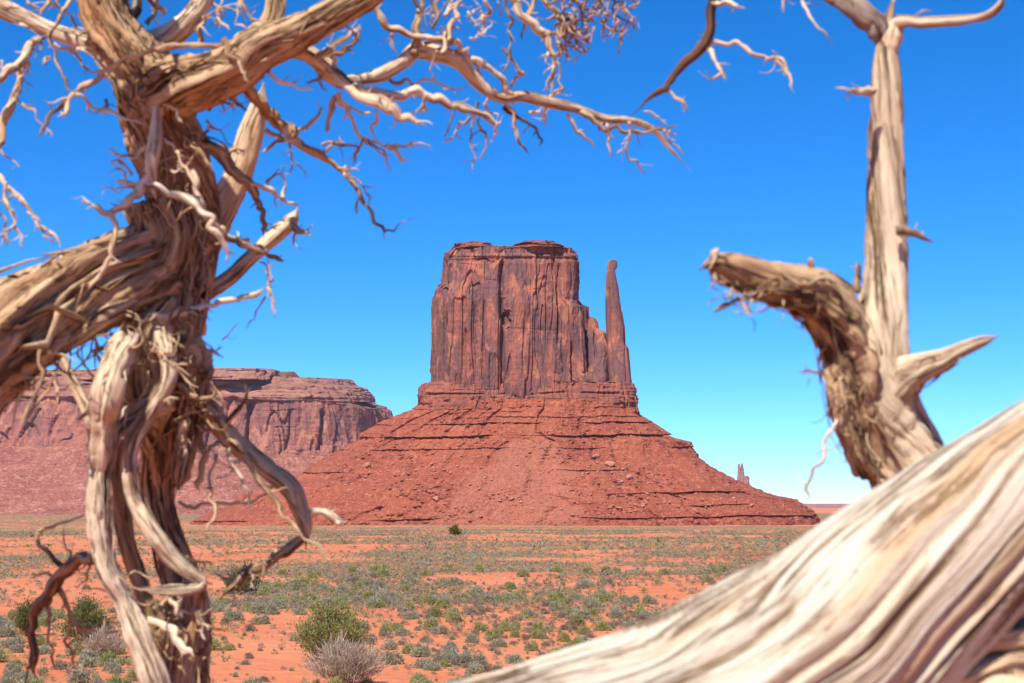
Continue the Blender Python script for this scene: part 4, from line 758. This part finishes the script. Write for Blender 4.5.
BIG = [(330, 692, 34, 1.25), (85, 668, 38, 1.0), (25, 655, 42, .9), (243, 600, 66, 1.3), (345, 705, 31, 1.2), (455, 546, 320, 3)]
x, y, kind, rg = scatter(20, 150, .47, 501)
sz = np.clip(rg.lognormal(-1.17, .42, len(x)), .12, .66)*np.interp(np.hypot(x, y), [30, 60], [.75, 1.0])
okk = np.ones(len(x), bool)
for (px, py, d, rad) in BIG[:5]:
    c_ = W(px, py, d); okk &= np.hypot(x-c_[0], y-c_[1]) > rad+sz*.35
x, y, kind, sz = x[okk], y[okk], kind[okk], sz[okk]
sz = sz*np.where(kind == 2, .62, np.where(kind == 3, .75, 1))*np.where(np.hypot(x, y) > 70, 1.15, 1.0)
dist = np.hypot(x, y); order = np.argsort(dist/sz); cnt = [0]*4
for i in order:
    k = KN[kind[i]]; inview = abs(x[i]/y[i]*F) < 525 and 22 < dist[i] < 115
    if inview and cnt[kind[i]] < 290:
        cnt[kind[i]] += 1
        o = link(k, PROTO[k][rg.integers(0, 5)], loc=(x[i], y[i], float(ground_z(x[i], y[i]))-.02)); s_ = sz[i]
        o.scale = (s_*rg.uniform(.9, 1.3), s_*rg.uniform(.9, 1.2), s_*rg.uniform(.75, 1.05)); o.rotation_euler = (0, 0, rg.uniform(0, 6.28)); tag(o, *LAB[k])
    else: rest[k].append((x[i], y[i], sz[i], 0 if dist[i] < 85 else 1))
for (r0, r1, dn, sd, s0, lod) in ((150, 480, 1.4, 502, .85, 1), (480, 1330, 2.5, 503, 1.45, 2), (1330, 3300, 4.2, 504, 3.2, 2)):
    x, y, kind, rg = scatter(r0, r1, dn, sd, .47)
    sz = s0*np.clip(rg.lognormal(-.1, .35, len(x)), .4, 2.2)*np.where(kind > 1, .75, 1)
    if lod == 2 and r0 > 1000:
        ok = ~((np.abs(x-ORI[0]) < 330) & (y > 1250) & (y < 1800)); x, y, kind, sz = x[ok], y[ok], kind[ok], sz[ok]
    for i in range(len(x)): rest[KN[kind[i]]].append((x[i], y[i], sz[i], lod))
for j in range(900):                            # a few plants climb the foot of the talus
    p = on_talus(random.uniform(240, 815), 524-12*random.random()**2); rest[KN[j % 4]].append((p[0], p[1], random.uniform(.8, 2.2), 3+p[2]/1000))
for k in KN:
    a = np.array(rest[k]); rg = np.random.default_rng(77); Vs, Fs, Ts, off = [], [], [], 0
    gz = ground_z(a[:, 0], a[:, 1]); up = a[:, 3] > 2.5; gz = np.where(up, (a[:, 3]-3)*1000, gz); a[up, 3] = 2
    for lod in (0, 1, 2):
        for v in range(4):
            pick = (a[:, 3] == lod) & (np.arange(len(a)) % 4 == v); b = a[pick]
            if not len(b): continue
            V, Fq = (LOW, MID, TINY)[lod][k][v]
            an = rg.uniform(0, 6.28, len(b)); ca, sa = np.cos(an)[:, None], np.sin(an)[:, None]; s_ = b[:, 2:3]; hz = s_*rg.uniform(.6, .95, (len(b), 1))*(1, .85, .6)[lod]
            X = (V[None, :, 0]*ca-V[None, :, 1]*sa)*s_+b[:, 0:1]; Y = (V[None, :, 0]*sa+V[None, :, 1]*ca)*s_+b[:, 1:2]; Z = V[None, :, 2]*hz+gz[pick][:, None]
            Vs.append(np.stack([X, Y, Z], -1).reshape(-1, 3)); nf = len(Fq)
            Fs.append((Fq[None]+(np.arange(len(b))*len(V))[:, None, None]).reshape(-1, 4)+off); off += len(b)*len(V)
            Ts.append(np.repeat(rg.uniform(0, 1, len(b)), len(V)))
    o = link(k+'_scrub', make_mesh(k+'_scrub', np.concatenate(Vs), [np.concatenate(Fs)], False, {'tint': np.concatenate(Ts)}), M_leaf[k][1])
    tag(o, {'sagebrush': 'grey green sagebrush cover spreading to the foot of the butte', 'rabbitbrush': 'yellow green shrub cover scattered across the far plain', 'dry_grass_tuft': 'pale dry grass cover dotted over the far plain', 'blackbrush': 'dark brown scrub cover dotted over the far plain'}[k], 'scrub', kind='stuff')

# loose stones and bits of dead stalk on the nearer sand
rg = np.random.default_rng(88); n = 16000
r = np.sqrt(rg.uniform(20**2, 95**2, n)); a = rg.uniform(-.45, .45, n); x, y = r*np.sin(a), r*np.cos(a)
kp = rg.uniform(size=n) < np.clip(.35+1.6*fbm(x/9, y/9, 2, 3, 405), .05, 1); x, y = x[kp], y[kp]; n = len(x)
b8 = np.array([(1, 0, 0), (.3, .9, .1), (-.9, .4, 0), (-.5, -.8, .1), (.5, -.8, 0), (0.1, 0, .8)]); sc_ = np.clip(rg.lognormal(-3.4, .55, n), .014, .14)
V = b8[None]*sc_[:, None, None]*rg.uniform(.6, 1.4, (n, 6, 3)); V += np.stack([x, y, ground_z(x, y)-.004], -1)[:, None]
tri = np.array([(0, 1, 5), (1, 2, 5), (2, 3, 5), (3, 4, 5), (4, 0, 5)])
_m = NT('loose_stone', .9); M_stone = _m.done(_m.mix(_m.attr('tint', 'Fac'), (0.26, 0.085, 0.045), (0.44, 0.25, 0.17)))
o = link('pebbles', make_mesh('pebbles', V.reshape(-1, 3), [(tri[None]+(np.arange(n)*6)[:, None, None]).reshape(-1, 3)], False, {'tint': np.repeat(rg.uniform(0, 1, n), 6)}), M_stone)
tag(o, 'loose reddish pebbles strewn over the nearer sand', 'pebbles', kind='stuff')

def big_bush(name, label, px, py, d, wid, hei, n, mat, seed, leaf, fol='foliage', twiggy=False, stemmat=M_bark):
    p = W(px, py, d); p[2] = ground_z(p[0], p[1])-.03; root = thing(name, label, 'bush', p)
    r = np.random.default_rng(seed); stems = []; tips = []
    for k in range(16 if not twiggy else 70):
        az, el = r.uniform(0, 6.28), r.uniform(.1, 1.1); L = r.uniform(.6, 1.0)
        e = np.array((math.sin(el)*math.cos(az)*wid/2, math.sin(el)*math.sin(az)*wid/2, math.cos(el)*hei))*L; e[2] = max(e[2], .1*hei)
        mpt = e*.5*np.array((.8, .8, 1.1))+r.normal(size=3)*.05*wid; pts = np.array([(0, 0, 0, .03), (*mpt, .018), (*e, .006)])*np.array((1, 1, 1, wid*(.6 if not twiggy else .35)))
        Q = catmull(pts, .08); stems.append(tube(Q[:, :3], Q[:, 3], 6, seed+k, 0, .2, 0, .8)); tips.append(e)
    V, Fs, g = join(stems); link('stem', make_mesh('stem', V, Fs, attrs={'grain': g}), stemmat, root)
    tips = np.array(tips); k = r.integers(0, len(tips), n)
    c0 = tips[k]*r.uniform(.45, 1.02, (n, 1))+r.normal(size=(n, 3))*np.array((wid, wid, hei))*(.075 if not twiggy else .05); c0[:, 2] = np.abs(c0[:, 2])
    dv = c0/np.array((wid/2, wid/2, hei)); dv[:, 2] += .5; dv += r.normal(size=(n, 3))*.45; dv /= np.linalg.norm(dv, axis=1)[:, None]
    wv = np.cross(dv, r.normal(size=(n, 3))); wv /= np.linalg.norm(wv, axis=1)[:, None]
    ln = leaf*r.uniform(.6, 1.4, (n, 1)); wd = ln*(.28 if not twiggy else .05)
    V = np.stack([c0-wv*wd*.4, c0+wv*wd*.4, c0+dv*ln*.5+wv*wd, c0+dv*ln, c0+dv*ln*.5-wv*wd], 1).reshape(-1, 3)
    link(fol, make_mesh(fol, V, [(np.arange(n)*5)[:, None]+np.arange(5)[None]], False, {'tint': np.repeat(r.uniform(0, 1, n), 5)}), mat, root)
big_bush('desert_bush', 'large rounded olive green bush behind the grey twiggy bush', 330, 692, 35, 2.1, 1.5, 15000, M_olive, 601, .055)
big_bush('dry_bush', 'pale grey leafless twiggy bush in front of the big olive bush', 345, 715, 29.3, 1.9, 1.0, 5200, M_dryb, 602, .16, 'twigs', True, M_pale)
big_bush('juniper_bush', 'dense dark green bush seen low beside the dead juniper trunk', 84, 672, 39, 1.7, 1.45, 12000, M_green, 603, .05)
big_bush('juniper_bush', 'small upright green bush at the far left behind dark twigs', 24, 657, 43, .95, 1.05, 5000, M_green, 604, .05)
big_bush('dry_bush', 'low grey twiggy bush below the dense green bush', 104, 690, 35.5, 1.5, .8, 3600, M_dryb, 605, .12, 'twigs', True, M_pale)
big_bush('juniper_bush', 'dark green bush under the drooping dead branch', 243, 601, 70, 2.0, 1.5, 5000, M_green, 606, .09)
big_bush('juniper_bush', 'lone dark green bush far out on the scrub plain', 455, 547, 290, 3.2, 2.2, 900, M_green, 607, .4)
